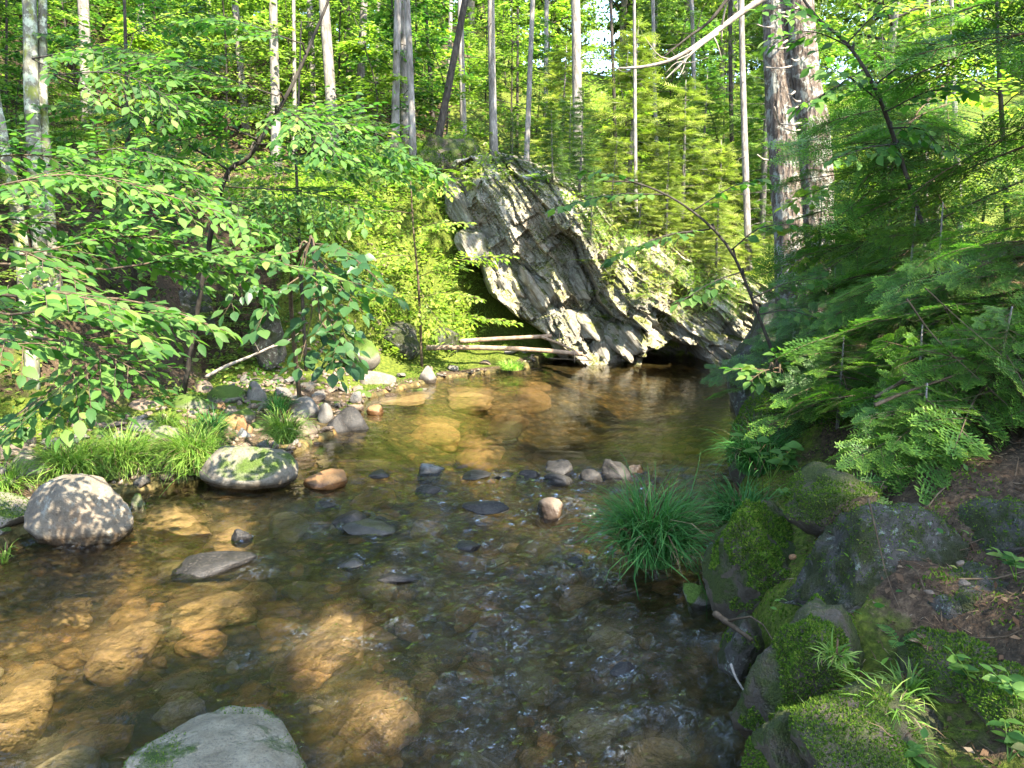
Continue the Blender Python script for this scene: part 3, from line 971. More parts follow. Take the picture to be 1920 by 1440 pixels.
for k, (u, v, w, word) in enumerate(BED):
    p_ = onz(u, v, -.12)
    t = project(p_)[2]
    s = w * t / FPX
    o = link('streambed_stone', (ambermesh if re.search('tan|orange|amber|rusty|sandy|golden|reddish', word) else bedmesh)[k % 8], None, (p_[0], p_[1], max(terrain(p_[0], p_[1]) + s * .08, -.30)))
    zt = -.035 - o.location.z
    o.scale = (s * .52, s * .40, min(s * .26, max(zt, .03)))
    o.rotation_euler = (0, 0, (k * 2.4) % 6.28)
    tag(o, f'{word} stone lying under the clear water', 'stone', 'stones under the water', 'thing')
    landmark('stone', f'{word} sunken stone', p_[0], p_[1])
    taken.append((p_[0], p_[1], s * .45))
cnt = 0
for _ in range(4000):
    if cnt >= 170: break
    x, y = rg.uniform(-3.2, 2.0), rg.uniform(1.8, 7.6)
    h, wet, dl, dr_, rt, *_ = terrain(np.array([x]), np.array([y]), True)
    u, v, t = project((x, y, h[0]))
    if not wet[0] or min(dl[0], dr_[0]) < .1 or not (-60 < u < 1980 and v < 1520): continue
    s = .07 * 3.4 ** (rg.uniform() ** 1.7)
    if any((x - a) ** 2 + (y - b_) ** 2 < (r_ * .7 + s * .4) ** 2 for a, b_, r_ in taken): continue
    o = link('streambed_stone', bedmesh[rg.integers(8)], None, (x, y, h[0] + s * .06))
    o.scale = (s * .5, s * .4, min(s * .3, .14))
    o.rotation_euler = (0, 0, rg.uniform(0, 6.3))
    taken.append((x, y, s * .45))
    tag(o, own_label('stone', ('small' if s < .13 else 'middling') + ' sunken stone', x, y), 'stone', 'stones under the water', 'thing')
    cnt += 1
build_water()

# ------------------------------------------------------------------ the outcrop: leaning slabs of schist
def slab_mesh(seed, dims, level=4, p=7):
    V, F = ico(level)
    a = np.abs(V)
    V = V / ((a ** p).sum(1) ** (1 / p))[:, None]
    r2 = np.random.default_rng(seed)
    for _ in range(9):                                  # broken corners
        d = norm(r2.choice((-1, 1), 3) * r2.uniform(.25, 1, 3))
        over = V @ d - r2.uniform(.95, 1.3)
        V = V - np.where(over > 0, over * .92, 0)[:, None] * d
    V = V * np.asarray(dims) / 2
    L = max(dims)
    q = V.copy()
    # ragged ends, stepped layers along the bedding
    lay = noise3(np.stack([q[:, 0] * 1.1, q[:, 1] * 1.4, q[:, 2] * 13], -1) + seed * 3.1, seed)
    lay2 = noise3(np.stack([q[:, 0] * 3.0, q[:, 1] * 3.0, q[:, 2] * 30], -1) + seed * 1.7, seed + 3)
    big = fbm(q * 1.6 + seed, seed + 9, 4)
    dirv = norm(V / np.asarray(dims))
    sc_ = min(1.0, sorted(dims)[1] / .9)
    off = sc_ * (.11 * np.sign(lay) * np.abs(lay) ** .5 + .05 * lay2 + .13 * big)
    V = V + dirv * np.array((1.0, 1.0, .35)) * off[:, None]
    return V, F

outcrop = thing('rock_outcrop', 'tall leaning outcrop of layered grey rock overhanging the far end of the pool', 'rock outcrop', (1.2, 12.3, 0))
SLABS = [(850, 330, 985, 550, 74, 12.10, 1.7), (895, 318, 1022, 560, 66, 12.22, 1.8), (940, 325, 1078, 590, 70, 12.30, 1.9), (985, 345, 1112, 600, 70, 12.42, 1.9), (1035, 370, 1150, 600, 74, 12.50, 1.9),
         (1075, 420, 1180, 600, 74, 12.6, 1.8), (1120, 440, 1230, 600, 80, 12.65, 1.8), (1160, 480, 1290, 600, 80, 12.7, 1.8),
         (990, 505, 1132, 705, 64, 11.92, 1.5), (1038, 510, 1168, 700, 60, 12.0, 1.5), (1075, 520, 1210, 705, 58, 12.02, 1.5),
         (880, 425, 968, 572, 50, 11.98, 1.2), (1105, 585, 1232, 712, 52, 11.85, 1.4), (1130, 560, 1258, 668, 50, 11.92, 1.4), (1148, 535, 1306, 652, 48, 11.98, 1.5),
         (1182, 522, 1342, 646, 48, 12.02, 1.5), (1215, 525, 1392, 655, 50, 12.05, 1.5), (1258, 535, 1440, 665, 50, 12.1, 1.5), (1300, 548, 1480, 695, 58, 12.15, 1.6), (1345, 632, 1480, 716, 54, 11.95, 1.4)]
BACK = [(1130, 600, 1420, 755, 130, 13.3, 1.3)]
rg = np.random.default_rng(2024)
def put_slab(A, B, dep, th, seed, lvl, roll, yaw):
    L = np.linalg.norm(B - A)
    V, F = slab_mesh(seed, (L, dep, th), lvl)
    o = link('slab', Geo().add(V, F).mesh('slab', MAT['schist'], False), outcrop)
    o.location = (A + B) / 2 + np.array((0, dep / 2, 0)) - np.array(outcrop.location)
    o.rotation_euler = (roll, math.atan2(-(B[2] - A[2]), B[0] - A[0]), yaw)

# the solid cliff: one broken face, bedding dipping to the right, cross joints, an overhang at left and a hollow at the water
EDGE = [(838, 330), (858, 400), (893, 470), (930, 555), (985, 598), (1030, 628), (1075, 665), (1120, 712), (1195, 705), (1215, 660), (1265, 640), (1320, 652), (1345, 700), (1400, 716), (1560, 720), (1560, 600), (1440, 528), (1330, 470), (1230, 405), (1130, 345), (1040, 310), (960, 292), (895, 282), (850, 298)]
EDW = np.array([at(u, v, 12.1)[[0, 2]] for u, v in EDGE])
def face_y(x, z):
    ins = in_poly(x, z, EDW)
    d = seg_dist(x, z, np.concatenate([EDW, EDW[:1]])) * np.where(ins, 1, -1)
    th = R(57) - R(20) * sstep(.9, 2.6, x)
    w1 = fbm(xy(x * 1.1, z * 1.1), 71, 3)
    q = z * np.cos(th) + x * np.sin(th) + .10 * w1
    p = x * np.cos(th) - z * np.sin(th) + .10 * fbm(xy(x * 1.3, z * 1.3), 72, 3)
    y = 12.15 + 0 * x
    out = 0
    for fq, fp, amp, sd_ in ((1.7, .75, .40, 1), (4.3, 1.7, .20, 2), (11, 4.0, .085, 3), (31, 11, .028, 4)):
        li = np.floor(q * fq + .3 * w1)
        hq = _hash(li, li * 0, li * 0, sd_)
        pi = np.floor(p * fp + hq * 3.7)
        hp = _hash(li, pi, li * 0, sd_ + 9)
        f = (q * fq + .3 * w1) - li
        out = out + amp * (.38 * hq + .72 * hp) + amp * .35 * (f - .5)      # every layer leans a little proud at its lower lip
    y = y + out + .24 * fbm(xy(x * 1.6, z * 1.6), 75, 4)
    up = sstep(.75, 0, d) * sstep(.9, 2.4, z + .35 * x)                      # rounds back at the vegetated top
    y = y + .9 * up ** 2
    y = y + .35 * np.clip(z - 1.0, 0, 3) * sstep(.6, 2.0, x)                 # the right half lies back
    y = y + 2.3 * sstep(.02, -.22, d)                                        # beyond its outline the rock withdraws
    return y, d
gxx = np.arange(-1.6, 5.2, .021); gzz = np.arange(-.5, 4.2, .021)
FX, FZ = np.meshgrid(gxx, gzz)
FY, FD = face_y(FX.ravel(), FZ.ravel())
nn, kk = len(gxx), len(gzz)
i_, j_ = np.meshgrid(np.arange(nn - 1), np.arange(kk - 1))
b0 = (j_ * nn + i_).ravel()
Fq = np.stack([b0, b0 + 1, b0 + nn + 1, b0 + nn], -1)
Fq = Fq[(FD[Fq] > -.30).any(1)]
g = Geo().add(np.stack([FX.ravel(), FY, FZ.ravel()], -1) - np.array(outcrop.location), Fq)
face = g.build('rock_face', MAT['schist_face'], outcrop, False)
sd = 500
for k in (0, 8, 9, 11, 12, 14, 16):
    u1, v1, u2, v2, th, t, dep = SLABS[k]
    A, B = at(u1, v1, t), at(u2, v2, t)
    cuts = np.array([0, rg.uniform(.3, .45), rg.uniform(.6, .75), 1])
    pd = norm(np.array((-(B - A)[2], 0, (B - A)[0])))
    for a, b_ in zip(cuts[:-1], cuts[1:]):
        if rg.uniform() < .3: continue
        sh = pd * rg.normal() * .07 + np.array((0, rg.uniform(.0, .22), 0))
        put_slab(A + (B - A) * a + sh, A + (B - A) * b_ + sh, dep, th * t / FPX * rg.uniform(.7, 1.3), sd, 4, R(rg.normal() * 10 + 6), R(rg.normal() * 10))
        sd += 1
for (u1, v1, u2, v2, th, t, dep) in BACK:
    put_slab(at(u1, v1, t), at(u2, v2, t), dep, th * t / FPX, sd, 4, 0, 0); sd += 1
k = 0
while k < 34:
    u, v = rg.uniform(1080, 1420), rg.uniform(560, 705)
    if v < 700 - (u - 1080) * .55 - 60 or (1185 < u < 1355 and v > 628) or v < 555 + (u - 1150) * .28: continue
    L, an = rg.uniform(25, 70), R(rg.normal() * 9 + (50 if u < 1150 else 36))
    c = at(u, v, 12.1)
    yf = float(face_y(np.array([c[0]]), np.array([c[2]]))[0][0])
    c[1] = yf - .05
    h_ = np.array((math.cos(an), rg.normal() * .15, -math.sin(an))) * L * 12.1 / FPX / 2
    put_slab(c - h_, c + h_, rg.uniform(.2, .45), rg.uniform(10, 24) * 12.1 / FPX, sd, 3, R(rg.normal() * 18), R(rg.normal() * 18)); sd += 1
    k += 1

# rock faces of the near left bank under the leaves and of the sunny bank beside the recess
LEDGES = [('pale slanting ledge in the sunny bank left of the logs', 700, 800, 600, 668, 'bank_rock', .25), ('mossy ledge at the foot of the sunny bank', 640, 716, 632, 690, 'stone_moss', .25), ('shaded grey ledge deep under the left leaves', 470, 540, 590, 678, 'bank_rock', .4),
          ('tilted grey ledge directly behind the two logs', 790, 880, 610, 665, 'bank_rock', .2), ('dark rock face in the undercut bank at left', 250, 420, 540, 680, 'bank_rock', .4), ('mossy rock on the knoll above the overhang', 790, 884, 244, 334, 'stone_moss', 2.6)]
for k, (lb, u0, u1, vt, vb, mt, z) in enumerate(LEDGES):
    if z > 2:
        t = 13.2
        c = at((u0 + u1) / 2, (vt + vb) / 2, t)
        o = rock_obj('ledge_rock', c - np.array((0, 0, .12)), ((u1 - u0) * t / FPX * 1.5, 1.2, (vb - vt) * t / FPX * 1.25), .2, 611 + k, MAT['moss_rock'], 5, 12, .3, .08, .4)
        add_moss(o, 5000, .03, 3, -.2, .0)
        tag(o, lb, 'rock', None, 'thing')
    else:
        boulder_px('ledge_rock', lb, 'rock', u0, u1, vt, vb, mt, 610 + k, z=z, dr=.8, sink=.3, facets=10, flat=.45)

# right bank: rock wall along the pool, lichen boulder and the two mossy rocks in front
for k, (lb, x, y, z, sx, sy, sz, mt) in enumerate([
    ('dark rock wall rising from the pool below the right conifers', 2.55, 7.3, .30, 1.0, 1.7, 1.5, 'bank_rock'), ('second dark rock further up the pool on the right', 3.25, 9.2, .35, 1.2, 1.9, 1.7, 'bank_rock'),
    ('dark rock where the right bank meets the outcrop', 4.2, 11.0, .4, 1.5, 1.8, 1.9, 'bank_rock'), ('mossy rock behind the right hand sedge tuft', 2.05, 5.7, .25, .8, 1.1, 1.0, 'moss_rock')]):
    o = rock_obj('bank_rock', (x, y, z), (sx, sy, sz), -.25, 640 + k, MAT[mt], 5, 10, .12, .04, .5)
    tag(o, lb, 'rock', None, 'thing')
    if mt == 'moss_rock': add_moss(o, 5000, .02, k, .0, .0)
lb_ = rock_obj('boulder', at(1650, 1075, 3.05), (.86, .62, .66), .2, 664, MAT['bank_rock'], 5, 14, .15, .09, .42, (R(14), R(-10)))
add_moss(lb_, 2500, .010, 12, -.2, .22)
tag(lb_, 'big dark boulder with pale green lichen set in the right bank', 'boulder', None, 'thing')
ma = rock_obj('mossy_rock', at(1420, 1055, 3.75), (.46, .6, .66), .3, 671, MAT['moss_rock'], 5, 11, .2, .08, .45, (0, R(14)))
tag(ma, 'moss grown rock with a bare split face behind the lichen boulder by the sedge', 'rock', None, 'thing')
add_moss(ma, 9000, .016, 3, -.25, .08)
mb = rock_obj('mossy_rock', at(1525, 1275, 2.72), (.52, .55, .58), -.2, 683, MAT['moss_rock'], 5, 11, .16, .07, .48, (R(-8), R(14)))
tag(mb, 'rounded moss covered rock at the water edge below the lichen boulder', 'rock', None, 'thing')
add_moss(mb, 20000, .012, 4, -.35, -.08)
mc = rock_obj('mossy_rock', at(1690, 1420, 2.25), (.9, .6, .36), .2, 691, MAT['moss_rock'], 5, 11, .18, .07, .45)
tag(mc, 'low mossy rock in the bottom right corner under the sunny grass', 'rock', None, 'thing')
add_moss(mc, 9000, .010, 6, .2, .1)

# lesser rocks that knit the right bank together
for k, (lb, u, v, t, sx, sy, sz, mt) in enumerate([
    ('lichened rock shoulder at the right of the big lichen boulder', 1830, 1120, 2.75, .42, .4, .34, 'bank_rock'), ('mossy lump of rock below the right end of the lichen boulder', 1775, 1235, 2.45, .34, .34, .26, 'moss_rock'),
    ('mossy rock behind the lichen boulder under the fir sprays', 1560, 930, 3.5, .5, .4, .34, 'moss_rock'), ('dark rock half buried in the soil near the right edge', 1890, 985, 3.0, .40, .4, .30, 'bank_rock'),
    ('mossy stone at the right edge beside the leafy sprigs', 1880, 1290, 2.2, .30, .3, .22, 'moss_rock'), ('dark wet rock in the gap under the two mossy rocks', 1395, 1190, 3.15, .22, .26, .26, 'bank_rock'),
    ('small mossy rock at the water edge nearest the viewer on the right', 1480, 1400, 2.35, .26, .3, .30, 'moss_rock')]):
    o = rock_obj('bank_rock', at(u, v, t) - np.array((0, 0, .04)), (sx, sy, sz), k * 1.3, 820 + k, MAT[mt], 4, 13, .18, .08, .42)
    tag(o, lb, 'rock', None, 'thing')
    add_moss(o, 3500 if mt == 'moss_rock' else 900, .011, 30 + k, -.2, .0)
# ------------------------------------------------------------------ sun patches that the unseen crowns are shaped around
# places that the photograph shows in the sun: (photo column, row, height of the place, radius in metres)
LIT = [(335, 975, 0, 0.234), (420, 1000, 0, 0.172), (500, 900, 0, 0.3), (450, 880, .2, 0.22), (220, 1180, 0, 0.234), (370, 1150, 0, 0.172), (130, 1120, 0, 0.094), (430, 1060, 0, 0.156), (630, 1180, 0, 0.218), (720, 1170, 0, 0.14),
       (705, 1290, 0, 0.218), (690, 1350, 0, 0.125), (30, 1285, 0, 0.172), (100, 1380, 0, 0.14), (700, 1070, 0, 0.078), (770, 1050, 0, 0.078), (1220, 1420, 0, 0.094), (960, 985, 0, 0.055), (1010, 1010, 0, 0.094), (830, 1270, 0, 0.055),
       (150, 870, .2, 0.34), (250, 850, .2, 0.34), (360, 850, .25, 0.28), (535, 800, .2, 0.3), (440, 800, .1, 0.2), (300, 820, .1, 0.3), (40, 880, .2, 0.2), (30, 830, .2, 0.3), (60, 820, .2, 0.2), (700, 720, .1, 0.5), (760, 690, .1, 0.6), (860, 690, .1, 0.6), (960, 690, .1, 0.6),
       (750, 790, 0, 0.55), (850, 800, 0, 0.6), (900, 760, 0, 0.6), (980, 830, 0, 0.4), (1000, 740, 0, 0.5), (1300, 830, 0, 0.5),
       (1650, 1360, .4, 0.07), (1525, 1400, .35, 0.05), (1880, 790, 1.05, 0.14), (1800, 1060, .7, 0.05), (1840, 1170, .55, 0.09), (1800, 1400, .4, 0.06), (1850, 1385, .4, 0.05),
       (330, 420, 1.6, 0.3), (150, 590, 1.4, 0.35), (420, 540, 1.4, 0.35), (260, 340, 2.2, 0.4), (100, 130, 3.0, 0.4), (560, 540, 1.4, 0.3), (170, 740, 1.0, 0.25)]
lit = []
for (u, v, z, r) in LIT:
    lit.append((onz(u, v, z), r))
for (u, v, t, r) in [(1850, 140, 4.2, .35), (1740, 330, 4.2, .3), (1900, 320, 3.6, .3), (1520, 130, 8.0, .5), (1500, 20, 7.0, .5), (1600, 60, 5.0, .5), (1560, 220, 5.0, .3), (1650, 900, 3.3, .14), (1700, 340, 6.8, .6), (1300, 60, 7.5, .6), (1500, 480, 6.6, .4), (1620, 800, 3.6, .1),
                     (300, 330, 5.4, .5), (380, 400, 4.4, .3), (560, 320, 6.2, .4), (650, 140, 6.2, .5), (330, 140, 5.6, .4), (200, 560, 3.2, .3), (60, 620, 2.9, .2), (260, 650, 3.3, .2)]:
    lit.append((at(u, v, t), r))
for (u, v, t, r) in [(915, 470, 12.0, .4), (950, 540, 12.0, .4), (1030, 600, 11.8, .4), (1090, 660, 11.7, .35), (1150, 600, 11.8, .4), (1210, 600, 11.8, .4), (1290, 610, 11.8, .35), (1000, 450, 12.2, .3), (1100, 520, 12.1, .35), (1250, 500, 12.4, .6), (1200, 420, 13, .6), (1320, 540, 12.4, .5)]:
    lit.append((at(u, v, t), r))
for (u, v, z, r) in [(120, 860, .25, .45), (200, 850, .3, .5), (260, 850, .3, .45), (370, 850, .3, .42), (530, 800, .3, .4), (20, 900, .2, .3), (820, 760, 0, .7), (700, 790, 0, .5), (940, 775, 0, .5), (1060, 765, 0, .3)]:
    lit.append((onz(u, v, z), r))
r2 = np.random.default_rng(8)
for _ in range(60):
    t = r2.uniform(3.8, 8.5)
    lit.append((at(r2.uniform(1430, 1930), r2.uniform(0, 480), t), r2.uniform(.2, .5)))
for _ in range(16):
    lit.append((at(r2.uniform(60, 700), r2.uniform(40, 640), r2.uniform(3.5, 6.5)), r2.uniform(.15, .35)))
LP = np.array([p for p, r in lit]); LR = np.array([r for p, r in lit])

def in_sun(C, rad):
    """True where a leaf clump at C would stand between a sunny place and the sun."""
    D = C[:, None] - LP[None]
    t = D @ S
    off = np.linalg.norm(D - t[..., None] * S, axis=-1)
    return ((off < LR[None] + rad) & (t > 0)).any(1)

GP = np.array([p for (p, r) in lit if p[2] < .6]); GR = np.array([r for (p, r) in lit if p[2] < .6])
def over_sunny_ground(C):
    D = C[:, None] - GP[None]
    t = D @ S
    off = np.linalg.norm(D - t[..., None] * S, axis=-1)
    return ((off < GR[None] * .85) & (t > .25)).any(1)

# ------------------------------------------------------------------ logs and dead branches
def stick(name, label, cat, ctrl, r0, r1, mat, sides=8, group=None, rough=.15, seed=0, n=20, side_twigs=0):
    pts = curve_pts(ctrl, n)
    o0 = pts[0].copy()
    g = Geo()
    rad = np.linspace(r0, r1, n)
    tube(g, pts - o0, rad, sides, 0, rough, seed)
    o = g.build(name, MAT[mat], None, True)
    o.location = o0
    tag(o, label, cat, group, 'thing')
    rg = np.random.default_rng(seed + 5)
    for k in range(side_twigs):
        i = rg.integers(n // 4, n - 1)
        d = norm(norm(pts[min(i + 1, n - 1)] - pts[i - 1]) * .6 + norm(rg.normal(size=3)) * .8)
        L = rg.uniform(.12, .35)
        gg = Geo()
        p = curve_pts([pts[i] - o0, pts[i] - o0 + d * L * .5 + (0, 0, rg.normal() * .04), pts[i] - o0 + d * L], 6)
        tube(gg, p, np.linspace(rad[i] * .5, .0015, 6), 5)
        gg.build('twig', MAT[mat], o)
    return o

stick('fallen_log', 'barkless log lying lower and nearer on the sunny moss, its end against the outcrop', 'log', [at(800, 652, 11.35), at(900, 652, 11.35), at(1000, 656, 11.35), at(1092, 664, 11.4)], .040, .032, 'log', 12, seed=1)
stick('fallen_log', 'barkless log lying higher, behind the lower log and level with the recess', 'log', [at(862, 640, 11.75), at(940, 635, 11.75), at(1034, 630, 11.8)], .038, .028, 'log', 12, seed=2)
stick('fallen_branch', 'thin reddish branch slanting from the higher log down to the rock foot', 'branch', [at(1016, 632, 11.6), at(1050, 645, 11.5), at(1098, 668, 11.35)], .022, .014, 'log', 8, seed=3, side_twigs=3)
stick('fallen_branch', 'thin straight stick floating at the pool edge under the logs', 'branch', [at(1030, 672, 11.5), at(1110, 676, 11.5)], .012, .008, 'twig', 6, seed=4)
stick('fallen_branch', 'pale curved branch propped on the shaded moss strip at left', 'branch', [at(386, 707, 8.3), at(425, 686, 8.3), at(470, 668, 8.4), at(514, 648, 8.4)], .020, .012, 'dead_wood', 8, seed=5, side_twigs=2)
stick('dead_branch', 'pale bare branch hanging over the pool from above the two stemmed tree', 'branch', [at(1440, -8, 7.6), at(1390, 24, 7.6), at(1325, 72, 7.5), at(1268, 108, 7.5), at(1215, 124, 7.5), at(1160, 128, 7.5)], .034, .010, 'dead_wood', 8, seed=6, side_twigs=9)
stick('dead_branch', 'second pale bare branch forking below the first one over the pool', 'branch', [at(1345, 62, 7.5), at(1305, 92, 7.45), at(1275, 122, 7.4), at(1248, 148, 7.4)], .018, .006, 'dead_wood', 7, seed=7, side_twigs=5)
stick('dead_branch', 'dark bare branch beside the pale branches over the pool', 'branch', [at(1370, -10, 8.2), at(1330, 40, 8.2), at(1290, 70, 8.2), at(1245, 106, 8.2)], .022, .007, 'bark_dark', 7, seed=8, side_twigs=6)
for k, (lb, c, r) in enumerate([
    ('dead fir branch lying across the soil of the right bank', [at(1640, 745, 3.9), at(1700, 715, 3.9), at(1790, 700, 3.9)], .010),
    ('straight grey stick leaning over the right bank soil', [at(1700, 560, 3.6), at(1760, 640, 3.6), at(1890, 760, 3.5)], .004),
    ('second straight grey stick beside the leaning one', [at(1735, 540, 3.6), at(1800, 600, 3.6), at(1880, 668, 3.5)], .003),
    ('mossy dead branch on the soil above the lichen boulder', [at(1640, 760, 3.6), at(1700, 735, 3.6), at(1830, 690, 3.7)], .010),
    ('dark twig lying across the face of the lichen boulder', [at(1628, 935, 2.86), at(1640, 985, 2.80), at(1660, 1072, 2.76)], .004),
    ('crooked root bridging the dark gap between the mossy rocks', [at(1340, 1150, 3.2), at(1375, 1175, 3.1), at(1410, 1200, 3.0)], .014),
    ('pale driftwood strip caught at the foot of the mossy rock', [at(1370, 1245, 2.95), at(1385, 1280, 2.9), at(1428, 1340, 2.75)], .006)]):
    stick('fallen_branch', lb, 'branch', c, r, r * .5, 'dead_wood' if 'pale' in lb else 'twig', 6, seed=20 + k, side_twigs=5 if 'dead fir' in lb else 1)

# ------------------------------------------------------------------ leaf shapes
def broad_leaf(width=.27, droop=.14, fold=.05):
    x = np.array([0, .2, .45, .72, 1.0])
    w = np.array([0, .78, 1.0, .62, 0]) * width
    z = -droop * x ** 2
    Mid = np.stack([x, 0 * x, z], -1)
    Lf = np.stack([x[1:4] + .03, w[1:4], z[1:4] + fold * w[1:4] / width * 1.0], -1)
    Rt = Lf * (1, -1, 1)
    V = np.concatenate([Mid, Lf, Rt])
    tri = np.array([(0, 1, 5), (3, 4, 7), (0, 8, 1), (3, 10, 4)])
    quad = np.array([(1, 2, 6, 5), (2, 3, 7, 6), (1, 8, 9, 2), (2, 9, 10, 3)])
    return V, [tri, quad]
LEAF = [broad_leaf(.26, .15, .05), broad_leaf(.30, .22, .03), broad_leaf(.23, .08, .07)]
WIDE = [broad_leaf(.40, .16, .05), broad_leaf(.36, .25, .06)]
DIAMOND = (np.array([(0, 0, 0), (.45, .28, .05), (1, 0, -.1), (.5, -.28, .05)]), [np.array([(0, 1, 2), (0, 2, 3)])])

def spray(rg, geo, P0, P1, sag, Ll, tw_len, leaves, n_tw=None, tilt=.35, r0=.006, density=.40):
    """A branch with side twigs in one flat layer; leaf placements go to the list."""
    P0, P1 = np.asarray(P0, float), np.asarray(P1, float)
    L = np.linalg.norm(P1 - P0)
    mid = (P0 + P1) / 2 + (0, 0, sag) + rg.normal(size=3) * .04 * L
    pts = curve_pts([P0, mid, P1], 10)
    tube(geo, pts, np.linspace(r0, .0016, 10), 5)
    n_tw = n_tw or max(5, int(L / (Ll * .58)))
    T = norm(np.gradient(pts, axis=0))
    tl = rg.normal() * tilt
    for i in range(n_tw):
        s = .12 + .86 * (i + rg.uniform(0, .6)) / n_tw
        k = min(s * 9, 8.99); k0 = int(k); f = k - k0
        p = pts[k0] * (1 - f) + pts[k0 + 1] * f
        ax = T[k0]
        side = norm(np.cross(ax, (0, 0, 1.0)))
        side = norm(side + np.array((0, 0, tl)))
        sg = 1 if i % 2 else -1
        d = norm(ax * .75 + side * sg * .85 + (0, 0, rg.normal() * .15 - .05))
        Lt = tw_len * (1.15 - s * .85) * rg.uniform(.55, 1.15)
        nl = max(2, int(Lt / (Ll * density)))
        tp = p + d * Lt * np.linspace(0, 1, 5)[:, None] + np.array((0, 0, -1.0)) * (Lt * .16 * np.linspace(0, 1, 5) ** 2)[:, None]
        tube(geo, tp, np.linspace(.0022, .001, 5), 4, cap=False)
        ts = norm(np.cross(d, (0, 0, 1.0)))
        for j in range(nl):
            q = (j + .7) / nl
            pp = tp[0] + (tp[-1] - tp[0]) * q
            s2 = 1 if j % 2 else -1
            ld = norm(d * .75 + ts * s2 * (.75 if j < nl - 1 else .05) + (0, 0, -.18 + rg.normal() * .2))
            leaves.append((pp, ld, norm(np.array((0, -.22, 1.0)) + rg.normal(size=3) * .36), Ll * rg.uniform(.65, 1.15)))
    leaves.append((P1, norm(T[-1] + (0, 0, -.2)), np.array((0, 0, 1.0)), Ll))

def leafy_parts(root, base, leaves, shapes, mat, seed, n_single=300, far=None):
    """Leaves that show largest become parts of their own, the rest one joined part."""
    rg = np.random.default_rng(seed)
    if not leaves: return
    P = np.array([l[0] for l in leaves]); D = np.array([l[1] for l in leaves]); N = np.array([l[2] for l in leaves]); Sz = np.array([l[3] for l in leaves])
    ok = ~over_sunny_ground(P) | (rg.uniform(size=len(P)) < .12)
    P, D, N, Sz = P[ok], D[ok], N[ok], Sz[ok]
    Rm = frames(D, N)
    u, v, t = project(P)
    vis = (u > -10) & (u < 1930) & (v > -10) & (v < 1450) & (t > .3)
    order = np.argsort(-np.where(vis, Sz / t, -1))
    single = [i for i in order[:n_single] if vis[i] and Sz[i] * FPX / t[i] > 10]
    ms = [Geo().add(*s).mesh('leaf', MAT[mat]) for s in shapes]
    for i in single:
        o = link('leaf', ms[int(rg.integers(len(ms)))], root)
        o.location = P[i] - base
        o.rotation_euler = Matrix(Rm[i].tolist()).to_euler()
        o.scale = (Sz[i],) * 3
    rest = np.setdiff1d(np.arange(len(P)), single)
    if len(rest):
        g = Geo()
        wh = rg.integers(len(shapes), size=len(rest))
        for k, s in enumerate(shapes):
            r_ = rest[wh == k]
            scatter(g, s, P[r_] - base, Rm[r_], Sz[r_], 0, rg.uniform(0, 1, len(r_)))
        o = g.build('leaves', MAT[mat], root)
        o['kind'] = 'stuff'

def leafy_tree(label, cat, base, trunk_ctrl, r0, r1, sprays, Ll, tw_len, mat, shapes, seed, barkmat='twig', name='leafy_sapling', n_single=300, group=None, r_branch=.006, density=.40):
    """sprays: (u0, v0, t0, u1, v1, t1, sag). Every spray is joined to the trunk by its own branch."""
    rg = np.random.default_rng(seed)
    base = np.asarray(base, float)
    root = thing(name, label, cat, base, group)
    tp = curve_pts(trunk_ctrl, 24)
    g = Geo(); tube(g, tp - base, np.linspace(r0, r1, 24), 10, 0, .12, seed); g.build('trunk', MAT[barkmat], root)
    leaves = []
    for (u0, v0, t0, u1, v1, t1, sag) in sprays:
        P0, P1 = at(u0, v0, t0), at(u1, v1, t1)
        g = Geo()
        spray(rg, g, P0 - base, P1 - base, sag, Ll, tw_len, leaves, r0=r_branch, density=density)
        i = int(np.argmin(np.linalg.norm(tp - P0, axis=1) + .5 * np.maximum(tp[:, 2] - P0[2], 0)))
        a = tp[i] - base
        if np.linalg.norm(a - (P0 - base)) > .02:
            mid = (a + P0 - base) / 2 + np.array((0, 0, .04))
            tube(g, curve_pts([a, mid, P0 - base], 8), np.linspace(max(r_branch * 1.5, .008), r_branch, 8), 6)
        g.build('branch', MAT[barkmat], root)
    leafy_parts(root, 0, leaves, shapes, mat, seed + 1, n_single)
    return root

# near left: a young beech leaning in from the picture edge
bA = np.array((-3.7, 4.3, float(terrain(-3.7, 4.3)) - .05))
leafy_tree('young beech with layered fresh green sprays reaching in over the left rubble', 'tree', bA,
    [bA, bA + (.1, .05, 1.2), bA + (.25, .1, 2.6), bA + (.3, .1, 4.4)], 0.035, .010,
    [(-90, 400, 4.2, 330, 455, 4.2, .10), (-60, 360, 4.3, 420, 400, 4.4, .12), (30, 480, 4.0, 500, 545, 4.3, .10), (200, 505, 4.1, 720, 545, 4.6, .12), (-90, 470, 3.4, 170, 545, 3.3, .05),
     (-40, 545, 3.0, 235, 580, 2.9, .05), (-120, 590, 2.9, 60, 655, 2.8, .02), (20, 590, 3.3, 310, 650, 3.3, .06), (90, 620, 3.3, 275, 705, 3.2, .02), (180, 680, 3.3, 25, 785, 3.2, .02),
     (120, 640, 3.3, 165, 770, 3.2, 0), (-80, 540, 3.6, 130, 640, 3.6, .04), (220, 560, 3.8, 420, 620, 3.9, .05), (-80, 300, 4.5, 250, 340, 4.5, .1),
     (-100, 520, 3.8, 60, 590, 3.8, .03), (100, 560, 3.6, 330, 600, 3.7, .05)],
    .078, .42, 'leaf_near', LEAF, 21, 'twig', 'beech_sapling')
